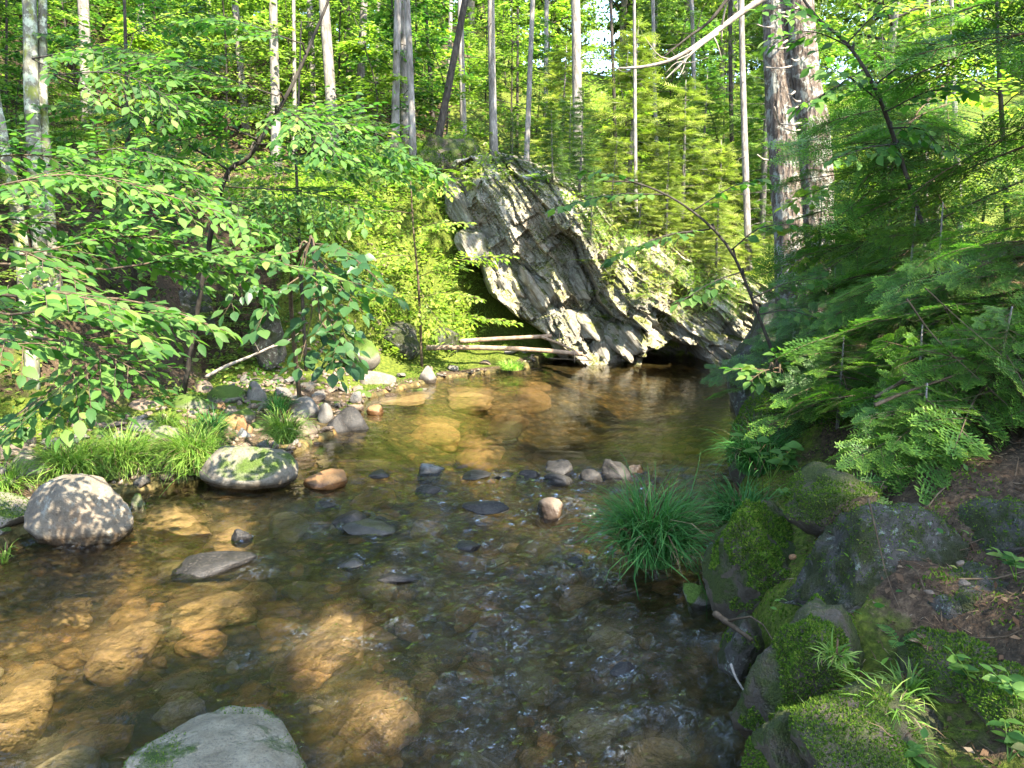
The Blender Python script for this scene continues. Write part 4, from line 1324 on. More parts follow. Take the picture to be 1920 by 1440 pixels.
# left: a taller maple sapling whose dark slender stem leans right
bB = np.array(at(330, 640, 7.6)); bB[2] = float(terrain(bB[0], bB[1])) - .05
leafy_tree('slender dark stemmed maple leaning right across the left slope', 'tree', bB,
    [bB, at(410, 370, 6.8), at(470, 290, 6.6), at(545, 165, 6.4), at(600, 40, 6.4), at(640, -60, 6.4)], 0.024, .009,
    [(60, 110, 6.0, 330, 150, 5.6, .1), (100, 140, 5.6, 355, 215, 5.4, .1), (150, 300, 5.6, 495, 440, 5.2, .12), (90, 310, 5.4, 370, 330, 5.2, .1), (500, 220, 6.4, 760, 270, 6.0, .1),
     (480, 260, 6.4, 250, 215, 6.0, .1), (520, 180, 6.2, 220, 90, 5.8, .1), (560, 80, 6.2, 330, 40, 5.8, .1), (440, 320, 6.6, 760, 330, 6.0, .1),
     (420, 350, 6.6, 690, 400, 6.0, .1), (410, 370, 6.6, 600, 480, 6.2, .05), (470, 280, 6.4, 300, 280, 6.0, .1), (520, 200, 6.3, 640, 300, 5.6, .1),
     (560, 290, 6.2, 840, 330, 6.2, .12), (430, 340, 6.5, 230, 380, 5.8, .05)],
    .085, .58, 'leaf_near', LEAF, 31, 'bark_dark', 'maple_sapling')
bI = np.array(at(250, 560, 8.6)); bI[2] = float(terrain(bI[0], bI[1])) - .05
leafy_tree('thin stemmed maple on the left slope behind the leaning dark one', 'tree', bI,
    [bI, at(250, 420, 8.2), at(240, 260, 8.0), at(235, 60, 7.8), at(230, -80, 7.8)], .03, .012,
    [(245, 300, 8.0, 480, 300, 7.2, .1), (245, 320, 8.0, 60, 330, 7.2, .1), (240, 250, 8.0, 420, 190, 7.2, .1), (240, 220, 8.0, 40, 210, 7.2, .1), (238, 180, 7.9, 430, 100, 7.2, .1), (238, 120, 7.8, 60, 60, 7.2, .1), (235, 70, 7.8, 400, 20, 7.2, .1), (250, 400, 8.1, 440, 470, 7.4, .06), (250, 400, 8.1, 110, 460, 7.4, .06),
     (245, 340, 8.0, 300, 430, 7.2, .05), (240, 200, 8.0, 280, 280, 7.0, .05), (250, 440, 8.2, 380, 540, 7.6, .05), (248, 360, 8.1, 520, 380, 7.5, .1), ],
    .08, .55, 'leaf_near', LEAF, 35, 'bark_dark', 'maple_sapling', 200)
bJ = np.array(at(560, 400, 9.6)); bJ[2] = float(terrain(bJ[0], bJ[1])) - .05
leafy_tree('bright maple sapling on the bank above the left undercut', 'tree', bJ,
    [bJ, at(555, 300, 9.5), at(560, 180, 9.4), at(565, 40, 9.4)], .022, .008,
    [(556, 330, 9.5, 760, 330, 8.8, .1), (556, 320, 9.5, 420, 350, 8.8, .1), (558, 260, 9.4, 720, 230, 8.7, .1), (558, 220, 9.4, 430, 210, 8.7, .1), (556, 360, 9.5, 640, 440, 8.8, .03), (556, 370, 9.5, 480, 450, 8.8, .03)],
    .08, .5, 'leaf_warm', LEAF, 36, 'bark_dark', 'maple_sapling', 150)
bC = np.array((-1.9, 7.1, 0.0)); bC[:2] = at(560, 690, 8.4)[:2]; bC[2] = float(terrain(bC[0], bC[1])) - .05
leafy_tree('drooping bluish green sapling hanging over the end of the stony spit', 'tree', bC,
    [bC, at(545, 560, 7.4), at(560, 480, 6.2), at(585, 450, 5.4)], .025, .008,
    [(580, 455, 5.4, 745, 560, 5.0, .12), (590, 470, 5.3, 680, 590, 5.0, .05), (570, 500, 5.4, 650, 640, 5.1, .05), (600, 560, 5.2, 625, 700, 5.0, 0), (560, 520, 5.5, 480, 620, 5.2, .05), (590, 540, 5.4, 560, 690, 5.2, 0), (560, 470, 5.6, 420, 590, 5.3, .08), (600, 600, 5.1, 660, 690, 5.0, 0)],
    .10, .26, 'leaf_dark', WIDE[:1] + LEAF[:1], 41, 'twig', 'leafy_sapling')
bD = np.array(at(790, 620, 11.0)); bD[2] = float(terrain(bD[0], bD[1])) - .05
leafy_tree('light yellow green sapling on the sunny bank left of the overhang', 'tree', bD,
    [bD, at(785, 540, 10.8), at(775, 430, 10.7), at(770, 340, 10.6)], .022, .007,
    [(785, 520, 10.8, 960, 480, 10.2, .1), (780, 560, 10.8, 900, 560, 10.2, .05), (780, 480, 10.7, 660, 500, 10.3, .1), (775, 430, 10.7, 880, 420, 10.2, .1), (775, 400, 10.6, 650, 420, 10.2, .1), (785, 560, 10.8, 690, 570, 10.3, .1), (772, 370, 10.6, 850, 360, 10.2, .1), (772, 350, 10.6, 690, 350, 10.2, .1), (785, 540, 10.8, 840, 620, 10.3, 0), (785, 600, 10.9, 970, 605, 10.4, .05)],
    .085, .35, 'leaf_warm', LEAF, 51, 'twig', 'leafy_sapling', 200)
# right: saplings in front of the big trunk and over the pool
bE = np.array(at(1800, 640, 5.4)); bE[2] = float(terrain(bE[0], bE[1])) - .05
leafy_tree('leaning bare stemmed sapling with large backlit leaves in front of the two stemmed tree', 'tree', bE,
    [bE, at(1690, 300, 5.2), at(1640, 165, 5.0), at(1590, 85, 5.0), at(1530, 30, 5.0), at(1480, -40, 5.0)], .016, .007,
    [(1600, 90, 5.0, 1440, 75, 4.8, .04), (1560, 60, 5.0, 1420, 20, 4.8, .05), (1620, 130, 5.0, 1490, 200, 4.7, .03), (1640, 160, 5.0, 1800, 60, 4.8, .05), (1660, 210, 5.0, 1820, 170, 4.8, .05), (1590, 80, 5.0, 1700, -10, 4.8, .05), (1680, 270, 5.1, 1560, 300, 4.8, .04), (1650, 190, 5.0, 1530, 120, 4.7, .05), (1670, 240, 5.0, 1780, 290, 4.8, .04)],
    .085, .20, 'leaf_near', WIDE[1:] + LEAF[:2], 61, 'bark_dark', 'leafy_sapling')
bF = np.array(at(1500, 690, 6.1)); bF[2] = float(terrain(bF[0], bF[1])) - .05
leafy_tree('thin sapling arching left over the pool with sparse lobed leaves', 'tree', bF,
    [bF, at(1460, 690, 5.9), at(1425, 600, 5.7), at(1370, 470, 5.5), at(1290, 390, 5.4), at(1200, 345, 5.4), at(1130, 340, 5.4)], .016, .004,
    [(1250, 365, 5.4, 1040, 390, 5.3, .05), (1330, 430, 5.5, 1140, 490, 5.3, .05), (1390, 510, 5.5, 1270, 570, 5.3, .04), (1300, 395, 5.4, 1440, 330, 5.3, .05), (1370, 470, 5.5, 1500, 420, 5.3, .05), (1410, 560, 5.6, 1550, 520, 5.4, .05), (1200, 345, 5.4, 1100, 320, 5.3, .02), (1420, 590, 5.6, 1540, 600, 5.4, .04)],
    .085, .16, 'leaf_near', WIDE + LEAF[1:2], 71, 'bark_dark', 'leafy_sapling', density=.8)
bG = np.array(at(1470, 740, 5.6)); bG[2] = float(terrain(bG[0], bG[1])) - .02
leafy_tree('small sprig of bright oval leaves leaning from the right rock wall over the pool', 'plant', bG, [bG, at(1470, 705, 5.4), at(1440, 690, 5.2)], .008, .004,
    [(1462, 700, 5.3, 1372, 692, 5.1, .03), (1450, 690, 5.2, 1470, 660, 5.1, .02), (1450, 692, 5.2, 1405, 715, 5.0, .0)], .075, .14, 'leaf_near', WIDE, 81, 'twig', 'leafy_plant')
bH = np.array(at(1640, 560, 7.2)); bH[2] = float(terrain(bH[0], bH[1])) - .05
leafy_tree('yellow green maple spreading flat leaf layers right of the two stemmed tree', 'tree', bH,
    [bH, at(1650, 430, 7.1), at(1660, 300, 7.0), at(1670, 180, 7.0)], .030, .010,
    [(1650, 420, 7.1, 1460, 430, 6.6, .08), (1655, 400, 7.1, 1850, 420, 6.6, .08), (1655, 470, 7.1, 1480, 500, 6.6, .06), (1655, 350, 7.0, 1480, 380, 6.5, .08), (1660, 330, 7.0, 1860, 350, 6.6, .08), (1660, 290, 7.0, 1780, 250, 6.6, .08), (1655, 440, 7.1, 1700, 480, 6.3, .05), (1650, 480, 7.1, 1800, 500, 6.6, .05), (1655, 460, 7.1, 1560, 560, 6.5, .04), (1665, 230, 7.0, 1900, 200, 6.6, .08)],
    .09, .34, 'leaf_warm', WIDE, 91, 'bark_dark', 'maple_sapling')

# ------------------------------------------------------------------ firs: flat needled branches
def frond(rg, geo, P, d, nrm, L, bright=.0, mi_n=1, needle=.028, step=.0150, width=.0062, twigs=8):
    """A flat branchlet: stem, paired side shoots, needles on both sides."""
    d = norm(d); side = norm(np.cross(nrm, d)); up = np.cross(d, side)
    tube(geo, P + d * L * np.linspace(0, 1, 4)[:, None] - up * (.10 * L * np.linspace(0, 1, 4) ** 2)[:, None], np.linspace(.0022, .0008, 4), 4, 0, cap=False)
    A, Dd, Bt = [], [], []
    def shoot(p, q, l, out):
        n = max(3, int(l / step))
        s = (np.arange(n) + .5) / n
        base = p + q * l * s[:, None] - up * (.10 * l * s ** 2)[:, None]
        sd = np.cross(up, q)
        for sg in (-1, 1):
            dd = norm(q * .62 + sd * sg * .8 + up * .08 + rg.normal(size=(n, 3)) * .12)
            A.append(base); Dd.append(dd)
            Bt.append(np.clip(out + .55 * s ** 3 + rg.normal(size=n) * .06, 0, .99))
    shoot(P, d, L, .05 + bright)
    for i in range(twigs):
        s = .08 + .84 * i / twigs
        l = L * .50 * (1 - s) ** .75 * rg.uniform(.8, 1.1)
        for sg in (-1, 1):
            q = norm(d * .72 + side * sg * .72 + rg.normal(size=3) * .05)
            p = P + d * L * s - up * .10 * L * s * s
            shoot(p, q, l, .08 + bright + .15 * s)
    A, Dd, Bt = np.concatenate(A), np.concatenate(Dd), np.concatenate(Bt)
    w = norm(np.cross(Dd, up)) * width / 2
    n = len(A)
    ln = needle * rg.uniform(.8, 1.15, n)[:, None]
    V = np.stack([A - w * .6, A + Dd * ln * .6 - w, A + Dd * ln, A + Dd * ln * .6 + w], 1).reshape(-1, 3)
    F = np.arange(n * 4).reshape(n, 4)
    geo.add(V, F, mi_n, np.repeat(Bt, 4))

def branch_mesh(seed, L, nf, fr_len, mats, bright=0., curve=-.12, **kw):
    """A whole fir branch along +X: stem and alternate fronds in a flat plane."""
    rg = np.random.default_rng(seed)
    g = Geo()
    s = np.linspace(0, 1, 9)
    ax = np.stack([L * s, .04 * L * np.sin(s * 3 + seed), curve * L * s ** 2], -1)
    tube(g, ax, np.linspace(.0075, .0018, 9) * (L / 1.0) ** .5, 6, 0)
    T = norm(np.gradient(ax, axis=0))
    for i in range(nf):
        q = .12 + .85 * (i + rg.uniform(0, .5)) / nf
        k = min(int(q * 8), 7)
        p = ax[k] + (ax[k + 1] - ax[k]) * (q * 8 - k)
        sg = 1 if i % 2 else -1
        side = norm(np.cross((0, 0, 1.0), T[k]))
        d = norm(T[k] * .7 + side * sg * .8 + (0, 0, rg.normal() * .10))
        frond(rg, g, p, d, norm(np.array((0, 0, 1.0)) + rg.normal(size=3) * .15), fr_len * (1.1 - .6 * q) * rg.uniform(.75, 1.15), bright, **kw)
    frond(rg, g, ax[-2], T[-1], np.array((0, 0, 1.0)), fr_len * .6, bright, **kw)
    return g.mesh('branch', mats)

FB = [branch_mesh(900 + k, 1.0, 11 + k % 3, .42, [MAT['twig'], MAT['needle']], bright=(.0, .08, .16, .05, .28)[k]) for k in range(5)]
FS = [branch_mesh(920 + k, .5, 6, .26, [MAT['twig'], MAT['needle']], bright=(.1, .22, .34)[k], curve=-.05, needle=.024) for k in range(3)]

def fir(label, x, y, height, n, Lmax, seed, meshes=FB, group=None, z0=.15, arc=None, droop=.42, mlen=1.0, name='young_fir', top=1.0, br_r=.02, prof=None):
    rg = np.random.default_rng(seed)
    base = np.array((x, y, float(terrain(x, y)) - .04))
    root = thing(name, label, 'tree', base, group)
    lean = rg.normal(size=2) * .03
    tp = np.stack([lean[0] * np.linspace(0, 1, 8) * height, lean[1] * np.linspace(0, 1, 8) * height, np.linspace(0, 1, 8) * height], -1)
    g = Geo(); tube(g, tp, np.linspace(br_r * height ** .6, .004, 8), 8, 0, .08, seed); g.build('trunk', MAT['bark_grey'], root)
    for i in range(n):
        s = z0 + (top - z0) * (i + rg.uniform(0, .9)) / n
        az = i * 2.4 + rg.normal() * .3 if arc is None else rg.uniform(*arc)
        L = Lmax * ((1 - s) ** .7 * 1.05 + .08 if prof is None else prof(s)) * rg.uniform(.75, 1.1)
        o = link('branch', meshes[int(rg.integers(len(meshes)))], root)
        o.location = (tp[-1][0] * s, tp[-1][1] * s, s * height)
        o.rotation_euler = (rg.normal() * .45, droop + rg.normal() * .18 - .35 * s, az)
        o.scale = (L / mlen,) * 3
    return root
flat = lambda s: 1.0 if s < .8 else (1 - s) * 4 + .2
fir('tall fir at the right picture edge with long drooping needled branches', 3.75, 4.9, 5.2, 34, 1.5, 3, arc=(R(150), R(270)), prof=flat, top=.98)
fir('dense dark fir filling the right bank between the edge fir and the big trunk', 3.4, 6.3, 2.5, 40, 1.35, 4, arc=(R(140), R(280)), prof=flat)
fir('young fir standing on the rock wall left of the dense dark fir', 2.75, 7.0, 1.7, 26, .95, 5)
fir('bushy young fir in front of the dense dark fir', 2.7, 5.3, 1.15, 26, .95, 6, z0=.25)
fir('low bright tipped fir leaning over the sedge tuft from the right bank', 2.05, 4.75, .62, 34, .75, 7, meshes=FS, mlen=.5, z0=.3)
fir('low bright tipped fir sprawling just above the lichen boulder', 1.95, 3.55, .50, 26, .70, 8, meshes=FS, mlen=.5, z0=.35, arc=(R(150), R(300)))
fir('low fir between the two bright tipped firs on the right bank', 2.25, 4.2, .6, 30, .7, 9, meshes=FS, mlen=.5, z0=.3)
fir('small fir with a few bright sprays beside the sunlit soil patch at the right edge', 2.75, 4.15, .75, 20, .7, 10, meshes=FS, mlen=.5, z0=.35)

fir('broad low fir above the lichen boulder with pale new tips', 2.35, 3.75, .62, 34, .85, 13, meshes=FS, mlen=.5, z0=.25, arc=(R(120), R(300)))
fir('fir spreading over the soil between the lichen boulder and the right picture edge', 2.95, 4.3, .9, 34, .95, 14, meshes=FS + FB[2:4], mlen=.6, z0=.2, arc=(R(130), R(290)))
fir('dark fir on the steep bank behind the low bright tipped firs', 2.75, 5.0, 1.2, 34, 1.1, 15, z0=.12)
fir('fir overhanging the pool from the top of the right rock wall', 2.55, 6.1, 1.1, 34, 1.0, 16, z0=.1)
fir('sunlit yellow green fir standing high right of the leaning sapling', 6.1, 7.3, 3.9, 46, 1.6, 17, meshes=[FB[4], FB[2]], arc=(R(110), R(300)), prof=flat)
bK = np.array(at(1900, 560, 6.4)); bK[2] = float(terrain(bK[0], bK[1])) - .05
leafy_tree('bright maple at the upper right edge behind the edge fir', 'tree', bK,
    [bK, at(1890, 430, 6.3), at(1880, 250, 6.2), at(1870, 60, 6.2), at(1870, -80, 6.2)], .028, .010,
    [(1885, 380, 6.3, 1690, 400, 5.8, .08), (1885, 330, 6.3, 1720, 300, 5.8, .08), (1880, 240, 6.2, 1690, 220, 5.8, .08), (1878, 180, 6.2, 1700, 140, 5.8, .08), (1875, 110, 6.2, 1720, 50, 5.8, .08), (1875, 80, 6.2, 1960, 30, 5.8, .08), (1885, 300, 6.3, 1800, 340, 5.7, .04), (1880, 200, 6.2, 1960, 180, 5.8, .08), (1885, 420, 6.3, 1780, 460, 5.8, .05), (1872, 40, 6.2, 1640, 10, 5.8, .08)],
    .085, .42, 'leaf_warm', LEAF, 93, 'bark_dark', 'maple_sapling', 150)

# ------------------------------------------------------------------ sedge tussocks
def blade(bend):
    s = np.linspace(0, 1, 6)
    a = np.radians(86 - bend * s ** 1.3)
    x = np.concatenate([[0], np.cumsum(np.cos(a[:-1]) * .2)])
    z = np.concatenate([[0], np.cumsum(np.sin(a[:-1]) * .2)])
    w = .0046 * np.array([.8, 1, .95, .8, .5, .06])
    V = np.concatenate([np.stack([x, w, z], -1), np.stack([x, -w, z], -1)])
    i = np.arange(5)
    return V, [np.stack([i, i + 1, i + 7, i + 6], -1)]
BLADES = [blade(b_) for b_ in (90, 125, 150, 170)]

def tussock(label, x, y, z, rad, L, n, mat, seed, lean=(0, 0), group=None, name='sedge_tussock', cat='grass tuft'):
    rg = np.random.default_rng(seed)
    g = Geo()
    for k, bl in enumerate(BLADES):
        m = n // 4
        r_ = rad * np.sqrt(rg.uniform(0, 1, m)) * .55
        th = rg.uniform(0, 2 * math.pi, m)
        P = np.stack([r_ * np.cos(th), r_ * np.sin(th), 0 * r_], -1)
        d = np.stack([np.cos(th), np.sin(th), 0 * th], -1) + rg.normal(size=(m, 3)) * (.7, .7, 0) + np.array((*lean, 0))
        d[:, 2] = 0
        Nn = np.tile((0, 0, 1.0), (m, 1)) + rg.normal(size=(m, 3)) * .24 + np.array((*lean, 0)) * .25
        Z = norm(Nn); X = norm(d - (d * Z).sum(1, keepdims=True) * Z)
        Rm = np.stack([X, np.cross(Z, X), Z], -1)
        ln = L * np.clip(rg.normal(.8, .22, m), .3, 1.3)
        dead = (rg.uniform(size=m) < .09).astype(int)
        for q in (0, 1):
            w_ = dead == q
            scatter(g, bl, P[w_], Rm[w_], np.stack([ln, np.full(m, .75), ln], -1)[w_], q, rg.uniform(0, 1, m)[w_])
    o = g.build(name, [MAT[mat], MAT['litter']])
    o.location = (x, y, z)
    return tag(o, label, cat, group, 'thing')

def tus_px(label, u, v, z, rad, L, n, mat, seed, **kw):
    p = onz(u, v, z)
    return tussock(label, p[0], p[1], z - .02, rad, L, n, mat, seed, **kw)
GT = 'sedge tufts along the brook'
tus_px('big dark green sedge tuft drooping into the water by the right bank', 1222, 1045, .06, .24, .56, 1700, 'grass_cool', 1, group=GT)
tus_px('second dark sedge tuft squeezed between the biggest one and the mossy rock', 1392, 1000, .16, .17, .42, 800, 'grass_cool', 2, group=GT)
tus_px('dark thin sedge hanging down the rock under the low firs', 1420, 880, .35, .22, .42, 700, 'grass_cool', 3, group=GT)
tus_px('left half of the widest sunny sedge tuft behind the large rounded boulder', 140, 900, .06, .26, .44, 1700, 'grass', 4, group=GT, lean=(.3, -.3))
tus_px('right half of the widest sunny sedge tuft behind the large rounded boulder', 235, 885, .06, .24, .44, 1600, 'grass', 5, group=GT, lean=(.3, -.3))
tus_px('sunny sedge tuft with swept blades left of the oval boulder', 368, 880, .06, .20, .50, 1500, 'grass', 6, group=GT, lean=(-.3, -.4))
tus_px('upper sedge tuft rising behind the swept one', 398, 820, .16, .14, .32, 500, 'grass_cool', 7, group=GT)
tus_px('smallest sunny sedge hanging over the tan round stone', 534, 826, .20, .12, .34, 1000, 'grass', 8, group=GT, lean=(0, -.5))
tus_px('thin dark sedge beside the speckled grey stone', 524, 770, .2, .13, .26, 350, 'grass_cool', 9, group=GT)
tus_px('dark sedge at the left picture edge beside the lichen spotted stone', 10, 930, .05, .20, .36, 700, 'grass', 10, group=GT)
tus_px('short sparse sedge behind the widest tuft', 312, 806, .16, .12, .26, 300, 'grass', 11, group=GT)
tus_px('few pale blades at the left edge below the mossy boulder', 8, 1050, .0, .04, .20, 24, 'grass', 12, group=GT)
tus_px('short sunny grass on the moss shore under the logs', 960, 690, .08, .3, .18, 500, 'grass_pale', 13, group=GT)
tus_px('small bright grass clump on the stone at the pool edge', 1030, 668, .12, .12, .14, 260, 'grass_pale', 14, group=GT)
GB = 'grass on the right bank'
def tus_at(label, u, v, t, rad, L, n, mat, seed, **kw):
    p = at(u, v, t)
    return tussock(label, *p, rad, L, n, mat, seed, **kw)
tus_at('sunlit pale grass clump at the bottom of the right bank', 1655, 1370, 2.3, .06, .20, 220, 'grass_pale', 15, group=GB, lean=(-.3, -.3))
tus_at('green grass tuft behind the sunlit pale clump', 1700, 1320, 2.4, .05, .16, 140, 'grass', 16, group=GB)
tus_at('small sunlit grass tuft near the water left of the pale clump', 1528, 1400, 2.35, .05, .14, 90, 'grass_pale', 17, group=GB)
tus_at('hanging yellowish grass tuft on the rounded mossy rock', 1563, 1245, 2.45, .03, .10, 120, 'grass', 18, group=GB, lean=(-.2, -.8))
tus_at('thin grass at the lower edge of the picture on the right', 1680, 1440, 2.15, .08, .16, 120, 'grass', 19, group=GB)
# ------------------------------------------------------------------ trunks behind the pool
def in_frame_crown(seed, h, r, n, size, conifer=False, mat='leaf_far'):
    """A crown as leaf clumps on limbs; local z from 0 to h."""
    rg = np.random.default_rng(seed)
    g = Geo()
    nl = 26 if not conifer else 46
    P = []
    for i in range(nl):
        s = (i + rg.uniform()) / nl
        az = i * 2.4 + rg.normal() * .3
        L = r * ((1 - s) * 1.0 + .12 if conifer else math.sin(math.pi * (.18 + .74 * s)) ** .8) * rg.uniform(.65, 1.1)
        d = np.array((math.cos(az), math.sin(az), -.25 if conifer else .35))
        a = np.array((0, 0, s * h))
        pts = curve_pts([a, a + d * L * .55 + (0, 0, .05 * L), a + d * L * (1, 1, .7)], 6)
        tube(g, pts, np.linspace(.03, .006, 6) * r / 2, 4, 0, cap=False)
        m = n // nl
        q = rg.uniform(.2, 1, m) ** .7
        k = np.minimum((q * 5).astype(int), 4)
        p = pts[k] + (pts[k + 1] - pts[k]) * (q * 5 - k)[:, None]
        sp = .30 * L * (1.1 - .6 * q)
        p = p + rg.normal(size=(m, 3)) * sp[:, None] * (np.array((1, 1, .22)) if not conifer else np.array((.8, .8, .18)))
        P.append(p)
    P = np.concatenate(P)
    m = len(P)
    D = norm(P * (1, 1, 0) + rg.normal(size=(m, 3)) * .8 * r + (0, 0, -.25 * r))
    N = norm(np.array((0, -.1, 1.0)) + rg.normal(size=(m, 3)) * .45)
    tm = DIAMOND if not conifer else (np.array([(0, .03, 0), (1, .16, -.06), (.8, 0, 0), (1.05, -.14, -.05), (0, -.03, 0), (.5, .3, -.05), (.45, -.3, -.05)]), [np.array([(0, 2, 1), (4, 3, 2), (0, 5, 2), (4, 2, 6), (0, 4, 2)])])
    scatter(g, tm, P, frames(D, N), size * rg.uniform(.6, 1.25, m), 1, rg.uniform(0, 1, m))
    return g.mesh('crown', [MAT['bark_dark'], MAT[mat]])

CROWN_B = [in_frame_crown(1000 + k, 6.0, 2.8, 5200, .17) for k in range(3)]
CROWN_C = [in_frame_crown(1010 + k, 7.0, 2.0, 5200, .22, True, 'needle_far') for k in range(2)]

def trunk_tree(label, u0, v0, u1, v1, t, w, mat, seed, crown='c', top=13.0, stubs=6, group='tree trunks on the slope behind the pool', bend=0.0):
    """Trunk through two photo points at depth t; w = width in photo pixels."""
    rg = np.random.default_rng(seed)
    A, B = at(u0, v0, t), at(u1, v1, t)
    d = (B - A) / (B[2] - A[2])
    zb = float(terrain(A[0], A[1]))
    for _ in range(3):
        xb = A + d * (zb - A[2]); zb = float(terrain(xb[0], xb[1]))
    base = A + d * (zb - .1 - A[2])
    tip = A + d * (top + zb - A[2])
    root = thing('forest_tree', label, 'tree', base, group)
    USED.add(label); landmark('tree', label, base[0], base[1])
    n = 20
    q = np.linspace(0, 1, n)
    pts = (tip - base) * q[:, None] + np.stack([np.sin(q * 5 + seed) * .05 + bend * np.sin(q * 3.1), np.cos(q * 4 + seed) * .04, 0 * q], -1)
    pts -= pts[0]
    r = w * t / FPX / 2 * .84
    rad = r * (1.05 - .55 * q); rad[0] *= 1.35; rad[1] *= 1.08
    g = Geo(); tube(g, pts, rad, 12, 0, .10, seed); g.build('trunk', MAT[mat], root)
    for k in range(stubs):
        z = rg.uniform(.06, .5)
        i = int(z * (n - 1)); az = rg.uniform(0, 6.28); L = rg.uniform(.2, .9)
        dd = np.array((math.cos(az), math.sin(az), rg.uniform(-.35, .1)))
        g = Geo(); tube(g, curve_pts([pts[i], pts[i] + dd * L * .5 + (0, 0, .04), pts[i] + dd * L], 6), np.linspace(max(.12 * r, .008), .003, 6), 5)
        g.build('dead_twig', MAT['bark_dark'], root)
    me = (CROWN_C if crown == 'c' else CROWN_B)[seed % (2 if crown == 'c' else 3)]
    if seed % 6 or t < 14: return root
    o = link('crown', me, root)
    o.location = pts[-1] * .80
    s = .75 + .25 * rg.uniform()
    o.scale = (s, s, s * .95)
    o.rotation_euler = (0, 0, rg.uniform(0, 6.28))
    return root

TRUNKS = [
 ('pale trunk at the upper left with a broken bark patch', 160, 60, 158, 0, 12.5, 24, 'bark_grey', 'b'), ('slim pale trunk left of the dark maple stem top', 447, 90, 438, 0, 15, 16, 'bark_grey', 'b'),
 ('pale trunk whose right edge is lit, behind the leaning dark maple', 515, 230, 508, 60, 13.4, 20, 'bark_grey', 'b'), ('thin grey trunk right of the pale lit trunk', 551, 260, 549, 140, 13.8, 9, 'bark_grey', 'c'),
 ('narrow pale trunk left of the thick bluish trunk', 588, 210, 583, 20, 15, 14, 'bark_grey', 'c'), ('thick bluish grey trunk ending at the fern slope', 626, 250, 614, 20, 14.0, 25, 'bark_grey', 'c'),
 ('slightly curved pale trunk right of the thick bluish trunk', 676, 190, 686, 10, 15.5, 18, 'bark_grey', 'b'), ('thin dark trunk between the curved pale one and the thick bluish one', 655, 150, 653, 10, 18, 9, 'bark_dark', 'c'),
 ('left stem of the close pair with a shaded blue side', 740, 270, 741, 20, 13.2, 17, 'bark_grey', 'b'), ('right stem of the close pair, thicker and lit', 758, 210, 752, 20, 13.6, 20, 'bark_grey', 'b'),
 ('short visible slim trunk under the close pair', 775, 310, 770, 180, 12.8, 14, 'bark_grey', 'c'), ('thin straight dark trunk left of the leaning dark trunk', 812, 220, 802, 30, 17, 9, 'bark_dark', 'c'),
 ('grey trunk lit only at its top beside the leaning dark trunk', 870, 230, 868, 10, 15.5, 14, 'bark_grey', 'c'), ('bright lichened trunk just above the knoll rock', 926, 255, 922, 20, 14.6, 17, 'bark_grey', 'c'),
 ('slim trunk standing on the outcrop crest', 984, 300, 990, 10, 13.4, 13, 'bark_grey', 'c'), ('very thin dark trunk behind the slim crest trunk', 968, 200, 966, 10, 18, 6, 'bark_dark', 'c'),
 ('stout grey trunk left of the patch of blue sky', 1081, 170, 1080, 10, 15.5, 25, 'bark_grey', 'c'), ('thin dark trunk right of the patch of blue sky', 1153, 180, 1150, 10, 17, 8, 'bark_dark', 'c'),
 ('pale thin trunk left of the two stemmed tree', 1402, 230, 1399, 60, 14.5, 16, 'bark_grey', 'c'), ('thin trunk in the gloom left of the pale thin trunk', 1374, 220, 1372, 60, 17, 10, 'bark_dark', 'c'),
 ('little white trunk amid the yellow spruces', 1189, 300, 1187, 220, 14.5, 9, 'bark_grey', 'c'), ('slim trunk high on the slope at upper left', 390, 80, 386, 0, 17, 12, 'bark_grey', 'b'),
 ('slim trunk at the far left behind the birch stems', 268, 100, 262, 0, 16, 13, 'bark_grey', 'b'), ('thin grey trunk in the leaves right of the two stemmed tree', 1738, 280, 1742, 120, 12, 9, 'bark_grey', 'c'),
 ('thin pale trunk at the right under the fir sprays', 1800, 280, 1796, 120, 14, 12, 'bark_grey', 'c'), ('thin trunk between the sky patch and the spruces', 1230, 150, 1228, 10, 19, 9, 'bark_grey', 'c'),
 ('slender trunk far back above the overhang', 842, 160, 845, 10, 20, 9, 'bark_grey', 'c'), ('slender trunk far back right of the crest trunk', 1022, 160, 1021, 10, 20, 10, 'bark_grey', 'c'),
 ('slender trunk far back left of the close pair', 705, 130, 707, 10, 20, 9, 'bark_grey', 'b'), ('slender trunk far back right of the spruces', 1300, 150, 1298, 10, 19, 10, 'bark_grey', 'c')]
for k, (lb, u0, v0, u1, v1, t, w, mt, cr) in enumerate(TRUNKS):
    trunk_tree(lb, u0, v0, u1, v1, t, w, mt, 60 + k, cr)
trunk_tree('dark leaning trunk bending right to the picture top', 828, 235, 868, 70, 13.6, 16, 'bark_dark', 7, 'b', 9.0, 3, bend=-.15)

# birch stems at the left picture edge
rbase = np.array(at(95, 640, 7.4)); rbase[2] = float(terrain(rbase[0], rbase[1])) - .1
rt_ = thing('birch_tree', 'lichen spotted two stemmed birch at the left picture edge', 'tree', rbase)
for c, r in (([rbase, at(72, 400, 7.3), at(60, 200, 7.2), at(55, 0, 7.2), at(40, -500, 7.2)], .075), ([rbase + (.1, .05, 0), at(100, 480, 7.3), at(88, 300, 7.3), at(80, 120, 7.3), at(84, -500, 7.3)], .05)):
    g = Geo(); tube(g, curve_pts(c, 26) - rbase, np.linspace(r, r * .7, 26), 12, 0, .12, 3); g.build('stem', MAT['bark_lichen'], rt_)
o = link('crown', CROWN_B[0], rt_); o.location = np.array(at(40, -420, 7.2)) - rbase; o.scale = (.7, .7, .7)
rbase = np.array(at(60, 690, 6.9)); rbase[2] = float(terrain(rbase[0], rbase[1])) - .1
rt_ = thing('birch_tree', 'leaning mossy birch stem cut by the left picture edge', 'tree', rbase)
